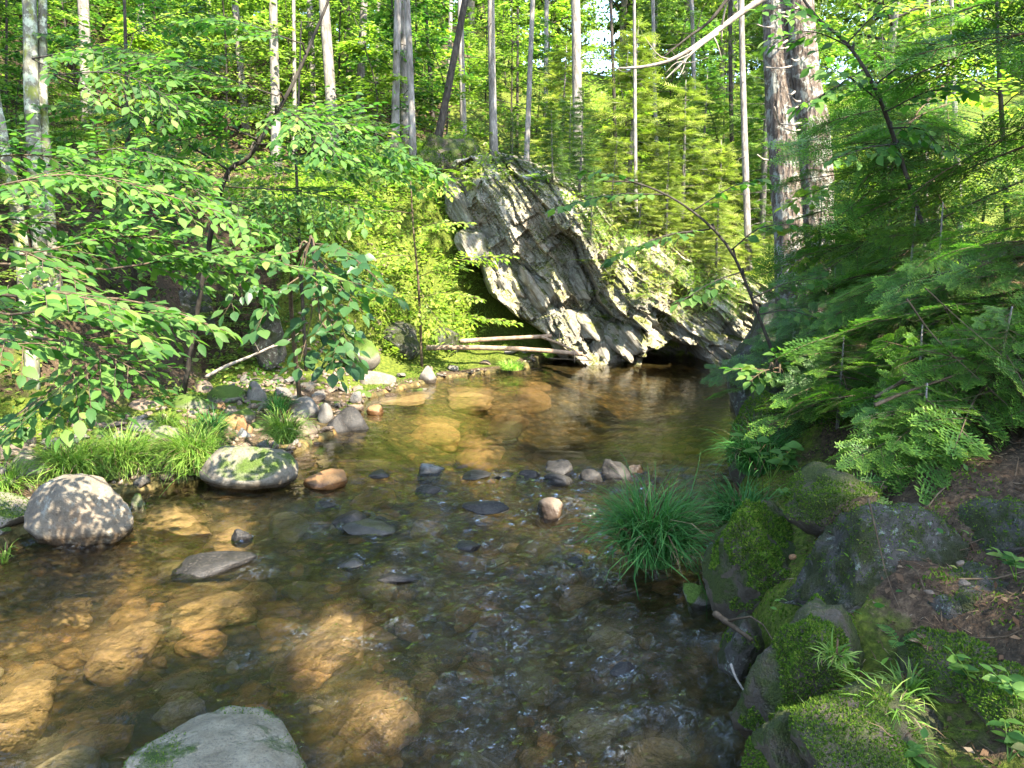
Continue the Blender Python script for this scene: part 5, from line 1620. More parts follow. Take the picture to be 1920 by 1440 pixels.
g = Geo(); tube(g, curve_pts([rbase, at(35, 420, 6.9), at(8, 280, 6.9), at(-20, 120, 6.9), at(-90, -400, 6.9)], 22) - rbase, np.linspace(.06, .045, 22), 12, 0, .12, 4); g.build('stem', MAT['bark_lichen'], rt_)
o = link('crown', CROWN_B[1], rt_); o.location = np.array(at(-90, -380, 6.9)) - rbase; o.scale = (.7, .7, .7)

# the two stemmed conifer on the right
tb = np.array(at(1512, 640, 8.2)); tb[2] = float(terrain(tb[0], tb[1])) - .1
tw_ = thing('two_stemmed_tree', 'big rough barked tree with two stems side by side above the right bank', 'tree', tb)
for c, r, sd in (([tb + (-.05, 0, 0), at(1487, 400, 8.2), at(1470, 200, 8.2), at(1460, 0, 8.2), at(1452, -900, 8.2)], .205, 1), ([tb + (.12, .0, 0), at(1532, 400, 8.05), at(1528, 250, 8.0), at(1500, 0, 8.0), at(1470, -900, 8.0)], .165, 2)):
    P = curve_pts(c, 40)
    rad = np.linspace(r * 1.1, r * .72, 40); rad[:3] *= (1.35, 1.15, 1.05)
    g = Geo(); tube(g, P - tb, rad, 28, 0, .10, sd); g.build('stem', MAT['bark_big'], tw_)
for k, (u0, v0, u1, v1) in enumerate([(1500, 12, 1462, 24), (1505, 30, 1455, 28), (1476, 76, 1460, 80), (1490, 86, 1442, 90), (1486, 124, 1436, 126), (1497, 112, 1484, 110), (1500, 190, 1486, 184), (1495, 200, 1477, 200), (1502, 230, 1464, 232), (1462, 234, 1452, 200), (1500, 244, 1470, 240), (1490, 172, 1478, 176), (1440, 300, 1420, 290), (1450, 50, 1420, 46)]):
    g = Geo(); A, B = at(u0, v0, 7.82), at(u1, v1, 7.62)
    tube(g, curve_pts([A, (A + B) / 2 + (0, 0, -.015), B], 6) - tb, np.linspace(.012, .006, 6), 6)
    g.build('branch_stub', MAT['dead_wood'], tw_)
o = link('crown', CROWN_C[0], tw_); o.location = np.array(at(1460, -700, 8.2)) - tb; o.scale = (1.1, 1.1, 1.1)

# ------------------------------------------------------------------ understory saplings and young spruces, forest beyond
def sapling_mesh(seed, h, r, layers, n, size, mat):
    rg = np.random.default_rng(seed)
    g, gl = Geo(), Geo()
    tp = curve_pts([(0, 0, 0), (rg.normal() * .1, rg.normal() * .1, h * .5), (rg.normal() * .25, rg.normal() * .25, h)], 10)
    tube(g, tp, np.linspace(.028, .006, 10), 6, 0)
    P, D = [], []
    for i in range(layers):
        s = .12 + .86 * (i + rg.uniform()) / layers
        a = tp[min(int(s * 9), 8)]
        az = i * 2.2 + rg.normal() * .4
        L = r * (1.1 - .75 * s) * rg.uniform(.7, 1.15)
        d = np.array((math.cos(az), math.sin(az), .18))
        pts = curve_pts([a, a + d * L * .5 + (0, 0, .06 * L), a + d * L * (1, 1, .2)], 6)
        tube(g, pts, np.linspace(.009, .002, 6), 4, 0, cap=False)
        m = n // layers
        q = rg.uniform(.1, 1, m)
        k = np.minimum((q * 5).astype(int), 4)
        sd = np.array((-d[1], d[0], 0))
        off = rg.normal(size=m) * .26 * L * (1.15 - .7 * q)
        p = pts[k] + (pts[k + 1] - pts[k]) * (q * 5 - k)[:, None] + sd * off[:, None] + (0, 0, 1) * (rg.normal(size=m) * .04 - .10 * np.abs(off))[:, None]
        P.append(p); D.append(norm(d + sd * np.sign(off)[:, None] * .8 + (0, 0, -.25)))
    P, D = np.concatenate(P), np.concatenate(D)
    N = norm(np.array((0, -.12, 1.0)) + rg.normal(size=(len(P), 3)) * .35)
    for k, s_ in enumerate((DIAMOND, WIDE[0])):
        w = rg.integers(2, size=len(P)) == k
        scatter(gl, s_, P[w], frames(D[w], N[w]), size * rg.uniform(.6, 1.2, w.sum()), 0, rg.uniform(0, 1, w.sum()))
    return g.mesh('trunk', MAT['bark_dark']), gl.mesh('crown', MAT[mat])

def spruce_mesh(seed, h, r, n_br, mat):
    rg = np.random.default_rng(seed)
    g, gl = Geo(), Geo()
    tube(g, np.stack([0 * np.linspace(0, 1, 6), 0 * np.linspace(0, 1, 6), np.linspace(0, h, 6)], -1), np.linspace(.03 * h ** .5, .004, 6), 6, 0)
    P, D, N, Rn = [], [], [], []
    for i in range(n_br):
        s = .06 + .92 * (i + rg.uniform()) / n_br
        az = i * 2.4 + rg.normal() * .3
        L = r * ((1 - s) ** .8 + .06) * rg.uniform(.7, 1.1)
        d = np.array((math.cos(az), math.sin(az), -.12 + .35 * s)); sd = np.array((-d[1], d[0], 0))
        a = np.array((0, 0, s * h))
        pts = a + d * L * np.linspace(0, 1, 5)[:, None] + (0, 0, 1) * (-.18 * L * np.linspace(0, 1, 5) ** 2 + .1 * L * np.linspace(0, 1, 5) ** 5)[:, None]
        tube(g, pts, np.linspace(.008, .002, 5), 4, 0, cap=False)
        m = int(16 + 60 * L / r)
        q = rg.uniform(.08, 1, m)
        k = np.minimum((q * 4).astype(int), 3)
        sg = rg.choice((-1, 1), m)
        off = rg.uniform(0, 1, m) * .34 * L * (1.1 - q)
        p = pts[k] + (pts[k + 1] - pts[k]) * (q * 4 - k)[:, None] + sd * (sg * off)[:, None] - (0, 0, .12) * off[:, None]
        P.append(p); D.append(norm(d * .9 + sd * sg[:, None] * .7 + rg.normal(size=(m, 3)) * .25 + (0, 0, -.12))); N.append(norm(np.array((0, 0, 1.0)) + rg.normal(size=(m, 3)) * .4))
        Rn.append(np.clip(.15 + .5 * q ** 2 + rg.normal(size=m) * .18, 0, .99))
    P, D, N, Rn = map(np.concatenate, (P, D, N, Rn))
    # a comb of needles: thin blades fanning from a short twig
    cv, cf = [], []
    for j in range(5):
        x = j * .22
        for sg in (-1, 1):
            b_ = len(cv)
            cv += [(x, 0, 0), (x + .10, .0, .01), (x + .30, sg * .26, -.03)]
            cf.append((b_, b_ + 1, b_ + 2))
    b_ = len(cv); cv += [(0, .012, 0), (0, -.012, 0), (1.25, 0, -.03)]; cf.append((b_, b_ + 1, b_ + 2))
    scatter(gl, (np.array(cv, float), [np.array(cf)]), P, frames(D, N), .15 * rg.uniform(.7, 1.3, len(P)), 0, Rn)
    return g.mesh('trunk', MAT['bark_grey']), gl.mesh('crown', MAT[mat])

SAP = [sapling_mesh(1100 + k, (4.2, 5.2, 3.0, 4.6)[k], (1.6, 1.9, 1.3, 1.5)[k], (26, 30, 18, 30)[k], (2600, 3200, 1700, 3000)[k], .115, ('leaf_far', 'leaf_far', 'leaf_warm', 'leaf_near')[k]) for k in range(4)]
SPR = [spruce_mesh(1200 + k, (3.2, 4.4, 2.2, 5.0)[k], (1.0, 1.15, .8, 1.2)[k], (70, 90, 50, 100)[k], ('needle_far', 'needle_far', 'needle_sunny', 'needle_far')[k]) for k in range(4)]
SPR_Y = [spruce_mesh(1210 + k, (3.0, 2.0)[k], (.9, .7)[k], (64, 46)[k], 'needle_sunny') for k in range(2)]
rg = np.random.default_rng(555)
spots = []
def plant(me, name, label, cat, x, y, s, group):
    o = thing(name, label, cat, (x, y, float(terrain(x, y)) - .05), group)
    link('trunk', me[0], o); link('crown', me[1], o)
    o.scale = (s * rg.uniform(.9, 1.15), s * rg.uniform(.9, 1.15), s)
    o.rotation_euler = (rg.normal() * .03, rg.normal() * .03, rg.uniform(0, 6.28))
    tag(o, label, cat, group, 'thing')
    spots.append((x, y))
    return o
landmark('tree', 'two stemmed rough tree', tb[0], tb[1]); landmark('tree', 'lichen spotted birch', -4.6, 7.4); landmark('tree', 'leaning dark maple', bB[0], bB[1]); landmark('tree', 'tall leaning outcrop', 1.2, 12.3)
def side_word(x, y):
    u = project((x, y, float(terrain(x, y))))[0]
    return ('far left' if u < 330 else 'left slope' if u < 760 else 'middle above the overhang' if u < 1060 else 'slope behind the spruces' if u < 1420 else 'right slope')
def spread(n, xr, yr, dmin_, fn, side=None):
    k = tries = 0
    while k < n and tries < 4000:
        tries += 1
        x, y = rg.uniform(*xr), rg.uniform(*yr)
        h, wet, dl, dr_, rt, *_ = terrain(np.array([x]), np.array([y]), True)
        if wet[0] or min(dl[0], dr_[0]) < .7 or (side == 'l' and rt[0]) or (side == 'r' and not rt[0]): continue
        if abs(x) > y * .72 + 2.5: continue
        if 1095 < project((x, y, 8.0))[0] < 1160 and y > 15.5: continue
        if any((x - a) ** 2 + (y - b_) ** 2 < dmin_ ** 2 for a, b_ in spots): continue
        fn(x, y); k += 1
# young spruces on and behind the outcrop: (photo column, depth, scale, yellow)
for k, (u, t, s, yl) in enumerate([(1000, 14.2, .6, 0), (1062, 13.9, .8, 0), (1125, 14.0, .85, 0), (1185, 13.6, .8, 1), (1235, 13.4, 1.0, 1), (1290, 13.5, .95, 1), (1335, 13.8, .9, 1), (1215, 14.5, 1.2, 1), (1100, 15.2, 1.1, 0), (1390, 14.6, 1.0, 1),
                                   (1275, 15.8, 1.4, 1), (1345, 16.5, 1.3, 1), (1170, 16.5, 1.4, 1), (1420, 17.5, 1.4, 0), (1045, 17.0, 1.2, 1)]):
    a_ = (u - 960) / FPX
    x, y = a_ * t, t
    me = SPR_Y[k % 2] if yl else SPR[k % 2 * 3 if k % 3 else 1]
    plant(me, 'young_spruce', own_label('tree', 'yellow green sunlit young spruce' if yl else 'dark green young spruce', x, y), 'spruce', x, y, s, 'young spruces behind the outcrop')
SEED = [(1035, 345, .36, 0, 'dark seedling at the middle of the rock crest'), (1090, 365, .40, 0, 'taller dark seedling right of the crest middle'), (1150, 400, .42, 1, 'yellow green seedling where the crest dips'), (1205, 430, .5, 1, 'yellow green seedling on the right shoulder of the rock'), (1260, 455, .55, 1, 'bigger yellow green seedling further right on the rock shoulder'), (1310, 490, .5, 1, 'yellow green seedling near the right end of the rock'), (1360, 520, .5, 1, 'last yellow green seedling at the right end of the rock'),
        (1140, 520, .24, 1, 'small bright seedling on the rock face above the hollow'), (1100, 450, .22, 0, 'small dark seedling clinging to the middle of the face'), (960, 305, .26, 0, 'stubby dark seedling left on the crest')]
for k, (u, v, s, yl, lb) in enumerate(SEED):
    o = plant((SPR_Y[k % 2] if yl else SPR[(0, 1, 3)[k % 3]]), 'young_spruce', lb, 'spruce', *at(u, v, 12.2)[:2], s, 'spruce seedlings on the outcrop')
    c = at(u, v, 12.1); yf = float(face_y(np.array([c[0]]), np.array([c[2]]))[0][0])
    o.location = (c[0], yf + .02, c[2] - .05)
spread(64, (-14, 3), (13.6, 26), .9, lambda x, y: plant(SAP[rg.integers(4)], 'understory_sapling', own_label('tree', rg.choice(('leafy sapling', 'bushy sapling')), x, y), 'sapling', x, y, rg.uniform(.6, 1.05), 'saplings of the understory'), 'l')
spread(16, (-7.5, -2.6), (8.4, 12.5), .6, lambda x, y: plant(SAP[(0, 1, 3)[rg.integers(3)]], 'understory_sapling', own_label('tree', 'low shaded sapling', x, y), 'sapling', x, y, rg.uniform(.22, .42), 'saplings of the understory'), 'l')
spread(9, (-8, -4.4), (5.6, 9.5), .8, lambda x, y: plant(SAP[(0, 1, 3)[rg.integers(3)]], 'understory_sapling', own_label('tree', 'shaded sapling at the left edge', x, y), 'sapling', x, y, rg.uniform(.35, .55), 'saplings of the understory'), 'l')
spread(16, (-13, -5), (10.5, 19), 1.0, lambda x, y: plant(SAP[rg.integers(4)], 'understory_sapling', own_label('tree', 'hillside sapling', x, y), 'sapling', x, y, rg.uniform(.5, .9), 'saplings of the understory'), 'l')
spread(24, (3.6, 15), (9.5, 24), .9, lambda x, y: plant(SAP[rg.integers(4)], 'understory_sapling', own_label('tree', rg.choice(('leafy sapling', 'bushy sapling')), x, y), 'sapling', x, y, rg.uniform(.6, 1.05), 'saplings of the understory'))
spread(8, (3.4, 14), (11, 24), .9, lambda x, y: plant(SPR[rg.integers(4)], 'young_spruce', own_label('tree', 'dark green young spruce', x, y), 'spruce', x, y, rg.uniform(.8, 1.4), 'young spruces of the slopes'))
spread(5, (-12, 0), (16.5, 26), .9, lambda x, y: plant(SPR[rg.integers(4)], 'young_spruce', own_label('tree', 'dark green young spruce', x, y), 'spruce', x, y, rg.uniform(.7, 1.2), 'young spruces of the slopes'), 'l')
def far_tree(x, y):
    z = float(terrain(x, y)) - .1
    con = rg.uniform() < .22
    H_ = rg.uniform(9, 14)
    rt2 = thing('forest_tree', own_label('tree', ('tall ' if H_ > 12.3 else 'shorter ' if H_ < 10.6 else '') + ('far dark conifer' if con else 'far bright leafed tree'), x, y), 'tree', (x, y, z), 'trees of the forest beyond')
    g = Geo(); tube(g, np.array([(0, 0, 0), (.05, 0, H_ * .5), (0, .05, H_ * .9)]), [.16, .12, .04], 8); g.build('trunk', MAT['bark_grey'], rt2)
    o = link('crown', (CROWN_C if con else CROWN_B)[rg.integers(2)], rt2)
    o.location = (0, 0, H_ * .16); s = H_ * .85 / 7
    o.scale = (s * 1.1, s * 1.1, s); o.rotation_euler = (0, 0, rg.uniform(0, 6.28))
    spots.append((x, y))
spread(85, (-34, 36), (23, 60), 2.5, far_tree)

# ------------------------------------------------------------------ ground cover
tm_tuft = (np.array([(-.35, 0, 0), (.35, 0, 0), (0, .1, 1.0), (0, -.35, 0), (0, .35, 0), (.12, 0, .8)]), [np.array([(0, 1, 2), (3, 4, 5)])])
def ground_scatter(name, n, xr, yr, tm, size, mat, cond, seed, lift=.01, tilt=.35, tuft=1):
    rg = np.random.default_rng(seed)
    x, y = rg.uniform(*xr, n), rg.uniform(*yr, n)
    h, wet, dl, dr_, rt, n1, n2 = terrain(x, y, True)
    k = cond(x, y, h, wet, dl, dr_, rt, n1, n2)
    x, y, h = x[k], y[k], h[k]
    m = len(x)
    if tuft > 1:
        x, y, h = (np.repeat(q, tuft) for q in (x, y, h)); m = len(x)
    N = norm(np.array((0, -.1, 1.0)) + rg.normal(size=(m, 3)) * tilt)
    D = rg.normal(size=(m, 3)) * (1, 1, .2)
    if tuft > 1:
        D[:, 2] = np.abs(rg.normal(size=m)) * .5
    g = Geo()
    P = np.stack([x, y, h + lift], -1)
    if tuft > 1: P = P + rg.normal(size=(m, 3)) * (.06, .06, 0) + (0, 0, 1) * rg.uniform(0, .16, m)[:, None]
    scatter(g, tm, P, frames(D, N), size * rg.uniform(.5, 1.3, m), 0, rg.uniform(0, 1, m))
    o = g.build(name, MAT[mat])
    return tag(o, kind='stuff')
ground_scatter('leaf_litter', 60000, (-12, 9), (6, 24), DIAMOND, .06, 'litter', lambda x, y, h, w, dl, dr, rt, a, b: ~w & (np.where(rt, dr > .8, dl > 1.7)), 1, .015)
ground_scatter('leaf_litter', 9000, (1.0, 5), (1.4, 8), DIAMOND, .032, 'litter', lambda x, y, h, w, dl, dr, rt, a, b: ~w & rt & (dr > .35), 31, .01, .5)
ground_scatter('undergrowth', 9000, (-14, 10), (9, 28), WIDE[0], .09, 'leaf_far', lambda x, y, h, w, dl, dr, rt, a, b: ~w & (np.minimum(dl, dr) > 2.0) & (b + a > -.15), 2, .02, .4, 5)
ground_scatter('undergrowth', 3800, (-9, -2.2), (4.5, 14), WIDE[0], .06, 'leaf_far', lambda x, y, h, w, dl, dr, rt, a, b: ~w & ~rt & (dl > 1.6) & (b > -.2), 41, .02, .4, 5)
ground_scatter('undergrowth', 1500, (-6.5, -1), (6, 13), DIAMOND, .055, 'leaf_near', lambda x, y, h, w, dl, dr, rt, a, b: ~w & ~rt & (dl > 1.0) & (b > .05), 3, .01, .4, 5)
ground_scatter('bank_herbs', 4200, (-3.8, -.55), (10.9, 14.2), broad_leaf(.2, .2, .05), .085, 'leaf_warm', lambda x, y, h, w, dl, dr, rt, a, b: ~w & (dl > .8) & (b > -.35), 7, .02, .5, 4)
ground_scatter('bank_grass', 2300, (-3.8, -.4), (10.9, 14.2), (BLADES[1][0] * (1, .9, 1), BLADES[1][1]), .22, 'grass_pale', lambda x, y, h, w, dl, dr, rt, a, b: ~w & (dl > .7) & (b < .15), 8, .0, .35, 3)
ground_scatter('needle_litter', 30000, (1.0, 4.6), (1.4, 7.5), (np.array([(0, .04, 0), (1, 0, .1), (0, -.04, 0)]), [np.array([(0, 1, 2)])]), .05, 'litter', lambda x, y, h, w, dl, dr, rt, a, b: ~w & rt & (dr > .2), 21, .006, .3)
ground_scatter('bank_herbs', 500, (1.0, 4.2), (1.6, 7.0), broad_leaf(.25, .2, .05), .035, 'leaf_near', lambda x, y, h, w, dl, dr, rt, a, b: ~w & rt & (dr > .15) & (b > .02), 22, .01, .4, 4)
def on_face(n, seed, poly):
    rg = np.random.default_rng(seed)
    W = np.array([at(u, v, 12.1)[[0, 2]] for u, v in poly])
    x = rg.uniform(W[:, 0].min(), W[:, 0].max(), n); z = rg.uniform(W[:, 1].min(), W[:, 1].max(), n)
    k = in_poly(x, z, W) & (fbm(xy(x * 2.2, z * 2.2), seed, 4) > -.1)
    x, z = x[k], z[k]
    y, d = face_y(x, z)
    ok = d > .02
    return np.stack([x, y, z], -1)[ok], rg
GREEN = [(850, 295), (900, 285), (1000, 305), (1130, 345), (1260, 425), (1440, 530), (1420, 560), (1300, 570), (1200, 530), (1140, 480), (1060, 400), (985, 350), (905, 335), (868, 360)]
DRY = [(1120, 400), (1260, 430), (1430, 530), (1400, 600), (1270, 600), (1180, 560), (1110, 480)]
for nm, n, sd_, poly, tm_, sz, mt, tuft, up in (('rock_herbs', 1900, 11, GREEN, broad_leaf(.22, .2, .05), .075, 'leaf_warm', 4, .3), ('rock_grass', 1900, 12, DRY, (BLADES[2][0] * (1, 1.2, 1), BLADES[2][1]), .24, 'grass_pale', 4, .1),
                                        ('rock_sprigs', 1500, 13, GREEN, DIAMOND, .085, 'needle_sunny', 4, .3), ('dead_grass', 1300, 14, DRY, (BLADES[2][0] * (1, 1.2, 1), BLADES[2][1]), .24, 'litter', 4, .1)):
    P, r3 = on_face(n, sd_, poly)
    P = np.repeat(P, tuft, 0); m_ = len(P)
    P = P + r3.normal(size=(m_, 3)) * .05 - np.array((0, .03, 0))
    D = norm(r3.normal(size=(m_, 3)) * (1, .5, .5) + (0, -.5, up)); N = norm(np.array((0, -.5, 1.0)) + r3.normal(size=(m_, 3)) * .5)
    if 'grass' in nm: N = norm(np.array((0, -.5, .7)) + r3.normal(size=(m_, 3)) * .4)
    g = Geo(); scatter(g, tm_, P, frames(D, N), sz * r3.uniform(.5, 1.3, m_), 0, r3.uniform(0, 1, m_))
    tag(g.build(nm, MAT[mt]), kind='stuff')
P, r3 = on_face(26000, 15, [(838, 300), (1130, 340), (1500, 560), (1380, 640), (1150, 600), (1000, 560), (900, 430)])
Z = norm(np.array((0, -.7, .7)) + r3.normal(size=(len(P), 3)) * .5); X = norm(np.cross(Z, r3.normal(size=(len(P), 3))))
g = Geo(); scatter(g, tm_tuft, P + (0, .01, 0), np.stack([X, np.cross(Z, X), Z], -1), .035 * r3.uniform(.5, 1.4, len(P)), 0, r3.uniform(0, 1, len(P)))
tag(g.build('moss', MAT['moss_tuft'], outcrop), kind='stuff')
def moss_cover(name, n, xr, yr, size, cond, seed):
    rg = np.random.default_rng(seed)
    x, y = rg.uniform(*xr, n), rg.uniform(*yr, n)
    h, wet, dl, dr_, rt, n1, n2 = terrain(x, y, True)
    k = cond(x, y, h, wet, dl, dr_, rt, n1, n2) & (fbm(xy(x * 2.3, y * 2.3), 88, 4) > -.12)
    x, y, h = x[k], y[k], h[k]; m = len(x)
    Z = norm(np.array((0, 0, 1.0)) + rg.normal(size=(m, 3)) * .5); X = norm(np.cross(Z, rg.normal(size=(m, 3))))
    g = Geo(); scatter(g, tm_tuft, np.stack([x, y, h - .004], -1), np.stack([X, np.cross(Z, X), Z], -1), size * rg.uniform(.5, 1.4, m), 0, rg.uniform(0, 1, m))
    return tag(g.build(name, MAT['moss_tuft']), kind='stuff')
moss_cover('moss_carpet', 90000, (-5.5, 1.2), (6.0, 13.2), .022, lambda x, y, h, w, dl, dr, rt, a, b: ~w & ~rt & (dl < 2.4) & (dl > np.where(x > -1.9, .06, .85)), 5)
moss_cover('moss_carpet', 60000, (.9, 3.2), (1.5, 6.5), .012, lambda x, y, h, w, dl, dr, rt, a, b: ~w & rt & (dr < 1.0), 6)
# twigs strewn over the soil of the right bank
rg = np.random.default_rng(99)
g = Geo()
for _ in range(170):
    x, y = rg.uniform(1.3, 4.0), rg.uniform(1.8, 6.5)
    h, wet, dl, dr_, rt, *_ = terrain(np.array([x]), np.array([y]), True)
    if wet[0] or not rt[0] or dr_[0] < .5: continue
    L = rg.uniform(.08, .4); az = rg.uniform(0, 6.28); d = np.array((math.cos(az), math.sin(az), 0)) * L
    p = np.array((x, y, 0)) + d * np.linspace(-.5, .5, 4)[:, None]
    p[:, 2] = terrain(p[:, 0], p[:, 1]) + .008 + rg.uniform(0, .03, 4)
    tube(g, p, rg.uniform(.0015, .004), 4, cap=False)
tag(g.build('twig_litter', MAT['twig']), kind='stuff')

# small plants of the right bank
def small_plant(label, u, v, t, stems, Ll, seed, mat='leaf_near', shapes=LEAF, n_leaf=6, tall=.12, name='small_plant'):
    rg = np.random.default_rng(seed)
    base = np.asarray(at(u, v, t), float)
    root = thing(name, label, 'plant', base)
    leaves = []
    for k in range(stems):
        az = rg.uniform(0, 6.28); d = np.array((math.cos(az) * .5, math.sin(az) * .5, 1.0)) * tall * rg.uniform(.7, 1.2)
        pts = curve_pts([(0, 0, 0), d * .55, d * (1.25, 1.25, .95)], 6)
        g = Geo(); tube(g, pts, np.linspace(.0022, .0012, 6), 5); g.build('stem', MAT['grass'], root)
        for j in range(n_leaf):
            q = .45 + .55 * j / max(n_leaf - 1, 1)
            i = min(int(q * 5), 4); p = pts[i] + (pts[i + 1] - pts[i]) * (q * 5 - i)
            a = j * 2.4 + rg.normal() * .3
            leaves.append((base + p, np.array((math.cos(a), math.sin(a), .15)), norm(np.array((0, -.3, 1)) + rg.normal(size=3) * .25), Ll * rg.uniform(.7, 1.1)))
    P = np.array([l[0] for l in leaves]); Rm = frames(np.array([l[1] for l in leaves]), np.array([l[2] for l in leaves]))
    ms = [Geo().add(*s).mesh('leaf', MAT[mat]) for s in shapes]
    for i in range(len(P)):
        o = link('leaf', ms[i % len(ms)], root)
        o.location = P[i] - base; o.rotation_euler = Matrix(Rm[i].tolist()).to_euler(); o.scale = (leaves[i][3],) * 3
    return root
small_plant('small leafy sprig with pointed leaves standing on bare soil right of the sunny grass', 1830, 1300, 2.25, 2, .045, 1, n_leaf=7)
small_plant('green leafy plant cut by the right edge near the bottom corner', 1912, 1345, 2.1, 3, .05, 2, n_leaf=7)
small_plant('low leafy plant at the very bottom right corner', 1890, 1430, 2.0, 3, .05, 3, n_leaf=6, tall=.08)
small_plant('broad leaved plant at the bottom edge under the sunny grass', 1690, 1440, 2.1, 3, .06, 4, n_leaf=5, tall=.06)
small_plant('viney plant with triangular leaves beside the hanging dark sedge', 1445, 905, 4.3, 6, .085, 5, shapes=WIDE, n_leaf=5, tall=.22)
small_plant('tiny pale leaved plant on the mossy ledge above the lichen boulder', 1480, 940, 3.6, 3, .035, 6, n_leaf=6, tall=.06)
small_plant('sprig with needle like bright leaves at the right edge beside the pink stone', 1905, 1090, 2.5, 2, .05, 7, n_leaf=8, shapes=LEAF[2:], tall=.10)
def fern(label, u, v, t, n, L, seed, mat='leaf_near'):
    rg = np.random.default_rng(seed)
    base = np.asarray(at(u, v, t), float)
    if t > 8:
        base[1] = float(face_y(np.array([base[0]]), np.array([base[2]]))[0][0]) - .02
    root = thing('fern', label, 'fern', base)
    for k in range(n):
        az = k * 6.28 / n + rg.normal() * .3
        d = np.array((math.cos(az), math.sin(az), 0)); sd = np.array((-d[1], d[0], 0))
        s = np.linspace(0, 1, 12)
        pts = d * (L * .8 * s)[:, None] + np.array((0, 0, 1)) * (L * (.8 * s - .55 * s ** 2))[:, None]
        g = Geo(); tube(g, pts, np.linspace(.0018, .0006, 12), 4, 0)
        T = norm(np.gradient(pts, axis=0))
        A = np.repeat(pts[2:], 2, 0); sg = np.tile((1, -1), 10)
        Dd = norm(T[2:].repeat(2, 0) * .45 + sd * sg[:, None])
        ln = (L * .22 * np.sin(np.pi * (.15 + .8 * s[2:])) ).repeat(2)
        scatter(g, broad_leaf(.22, .1, .03), A, frames(Dd, np.tile((0, 0, 1.0), (20, 1))), ln, 1, rg.uniform(0, 1, 20))
        g.build('frond', [MAT['grass'], MAT[mat]], root)
fern('little fern sprouting from the crack at the foot of the lichen boulder', 1688, 1210, 2.55, 3, .12, 1)
fern('brown withered fern beside the little green fern', 1740, 1215, 2.5, 4, .08, 2, 'litter')
for k, (u, v, t, s) in enumerate([(900, 360, 12.6, .35), (870, 340, 12.9, .4), (1120, 560, 11.6, .35), (1150, 610, 11.5, .3), (1075, 470, 12.1, .35), (1100, 500, 12.0, .4), (1190, 560, 11.7, .3), (1010, 350, 12.5, .4)]):
    fern(('fern', 'bright fern', 'bushy fern', 'small fern', 'pale fern', 'wide fern', 'low fern', 'shaded fern')[k] + ' rooted in a crack of the outcrop ' + ('near its crest' if v < 400 else 'in its middle' if v < 530 else 'low down'), u, v, t, 7, s, 20 + k, 'leaf_warm')
o = rock_obj('stone', at(1486, 1045, 3.35), (.035, .02, .03), 0, 990, MAT['stone_orange'], 3); tag(o, 'pinkish pebble lodged between the mossy rock and the lichen boulder', 'stone', None, 'thing')
for k, (lb, u, v, t, s) in enumerate([('pink lit stone in the dark soil of the right bank', 1808, 1092, 2.52, .045), ('red leaf covered stone just above the pink one', 1800, 1056, 2.58, .045), ('small rusty stone at the right end of the lichen boulder', 1742, 1110, 2.58, .035)]):
    o = rock_obj('stone', at(u, v, t), (s, s * .8, s * .45), k, 991 + k, MAT['stone_brown'], 3, 12, .15, .06, .35); tag(o, lb, 'stone', None, 'thing')
# ------------------------------------------------------------------ unseen trees added on the right bank, crowns shaped to place sun and shade
rg = np.random.default_rng(4242)
# points that lie in shade, lifted towards the sun to crown height
n = 4400
x, y = rg.uniform(-7.0, 5.5, n), rg.uniform(.5, 11.5, n)
ok = ((y < 8.8) & ((x < 1.2) | (y < 5.2))) | (x < -2.2)
x, y = x[ok], y[ok]; n = len(x)
z = np.where(x > 1.2, rg.uniform(.2, 1.4, n), np.where(x < -2.2, rg.uniform(0, 3, n), 0))
P = np.stack([x, y, z], -1)
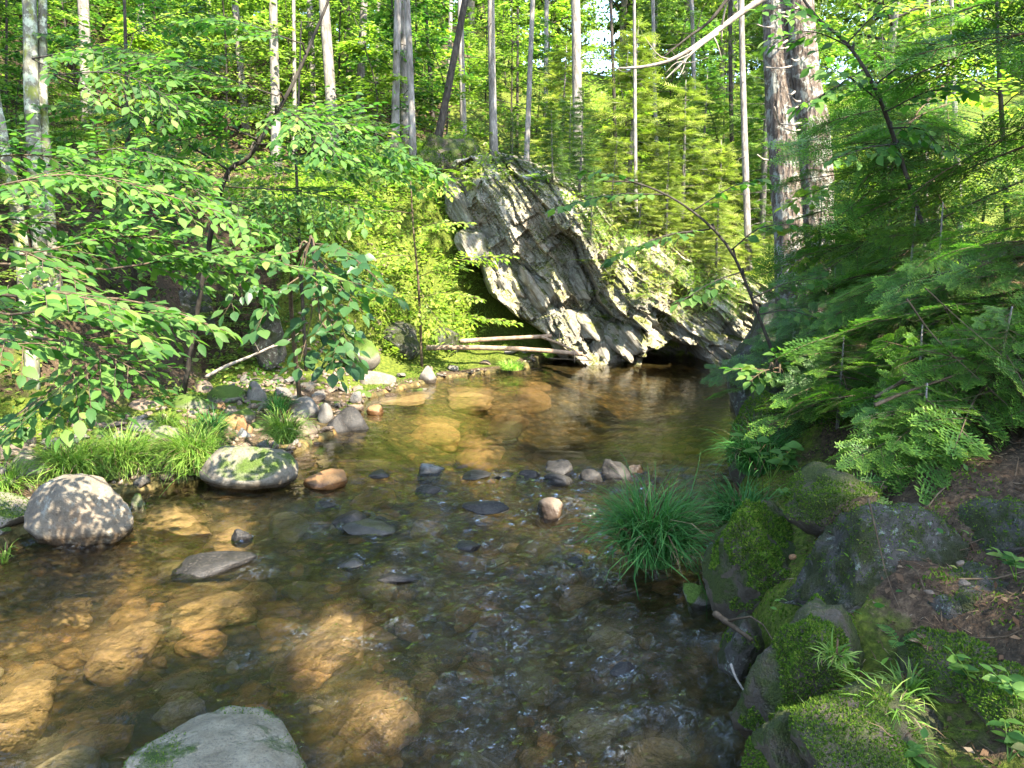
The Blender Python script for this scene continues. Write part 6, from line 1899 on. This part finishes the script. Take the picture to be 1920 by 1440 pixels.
# extra clumps added to shade chosen spots
for (u, v, zz, r, m) in [(430, 1390, .3, .5, 140), (1000, 1150, 0, .55, 120), (1100, 1000, 0, .5, 90), (1230, 950, .3, .35, 60), (1600, 1050, .5, .35, 60), (1500, 1230, .3, .3, 50), (300, 1260, 0, .35, 50), (860, 1010, 0, .3, 40), (150, 960, .3, .25, 30), (1060, 880, .1, .22, 50), (1160, 880, .1, .22, 50), (1030, 945, .1, .2, 40), (260, 1260, 0, .4, 60), (480, 1260, 0, .4, 60), (200, 1060, 0, .3, 40), (560, 1040, 0, .3, 40), (520, 1330, 0, .35, 50), (850, 930, 0, .3, 40), (300, 1350, 0, .3, 40), (820, 1080, 0, .3, 40)]:
    c = onz(u, v, zz)
    P = np.concatenate([P, c + rg.normal(size=(m, 3)) * (r, r, .05)])
z = P[:, 2]; n = len(P)
hz = rg.uniform(8.5, 12.5, n)
C = P + S * ((hz - z) / S[2])[:, None]
# fringe clumps: keep random gaps too
gap = fbm(C * .9, 5, 3)
extra = np.arange(n) >= len(x)
keep = ~in_sun(C, .16) & ((gap > -.28) | extra)
C = C[keep]
stems = np.array([(4.6, 0.2), (8.2, -3.8), (7.0, 2.6), (3.2, -5.2), (11.2, 0.6), (9.4, 4.6)])
own = np.argmin(((C[:, None, :2] - stems[None]) ** 2).sum(-1), 1)
for k, (sx, sy) in enumerate(stems):
    zb = float(terrain(sx, sy)) - .1
    base = np.array((sx, sy, zb))
    root = thing('unseen_shade_tree', 'tall broad crowned tree on the right bank beyond the picture edge', 'tree', base, 'unseen trees added to shade the brook')
    g = Geo(); tp = curve_pts([(0, 0, 0), (.1, .05, 5 - zb), (.05, .1, 10 - zb), (0, 0, 13.5 - zb)], 16)
    tube(g, tp, np.linspace(.2, .05, 16), 12, 0, .1, k); g.build('trunk', MAT['bark_grey'], root)
    cl = C[own == k]
    if not len(cl): continue
    g = Geo(); gl = Geo()
    for c in cl[::5]:
        i = int(np.clip((c[2] - 2.0 - zb) / (13.5 - zb) * 15, 2, 15))
        a, b_ = tp[i], c - base
        lp = curve_pts([a, (a + b_) / 2 + (0, 0, .25), b_], 8)
        if in_sun(lp[1:] + base, 0.0).any(): continue
        tube(gl, lp, np.linspace(.022, .004, 8), 4, 0, cap=False)
    if gl.n: gl.build('limbs', MAT['bark_grey'], root)
    m = 26
    Q = np.repeat(cl, m, 0) + rg.normal(size=(len(cl) * m, 3)) * (.19, .19, .10)
    Q = Q[~in_sun(Q, .02)]
    D = rg.normal(size=(len(Q), 3)); N = norm(S * .7 + np.array((0, 0, .5)) + rg.normal(size=(len(Q), 3)) * .45)
    scatter(g, DIAMOND, Q - base, frames(D, N), .15 * rg.uniform(.7, 1.2, len(Q)), 0, rg.uniform(0, 1, len(Q)))
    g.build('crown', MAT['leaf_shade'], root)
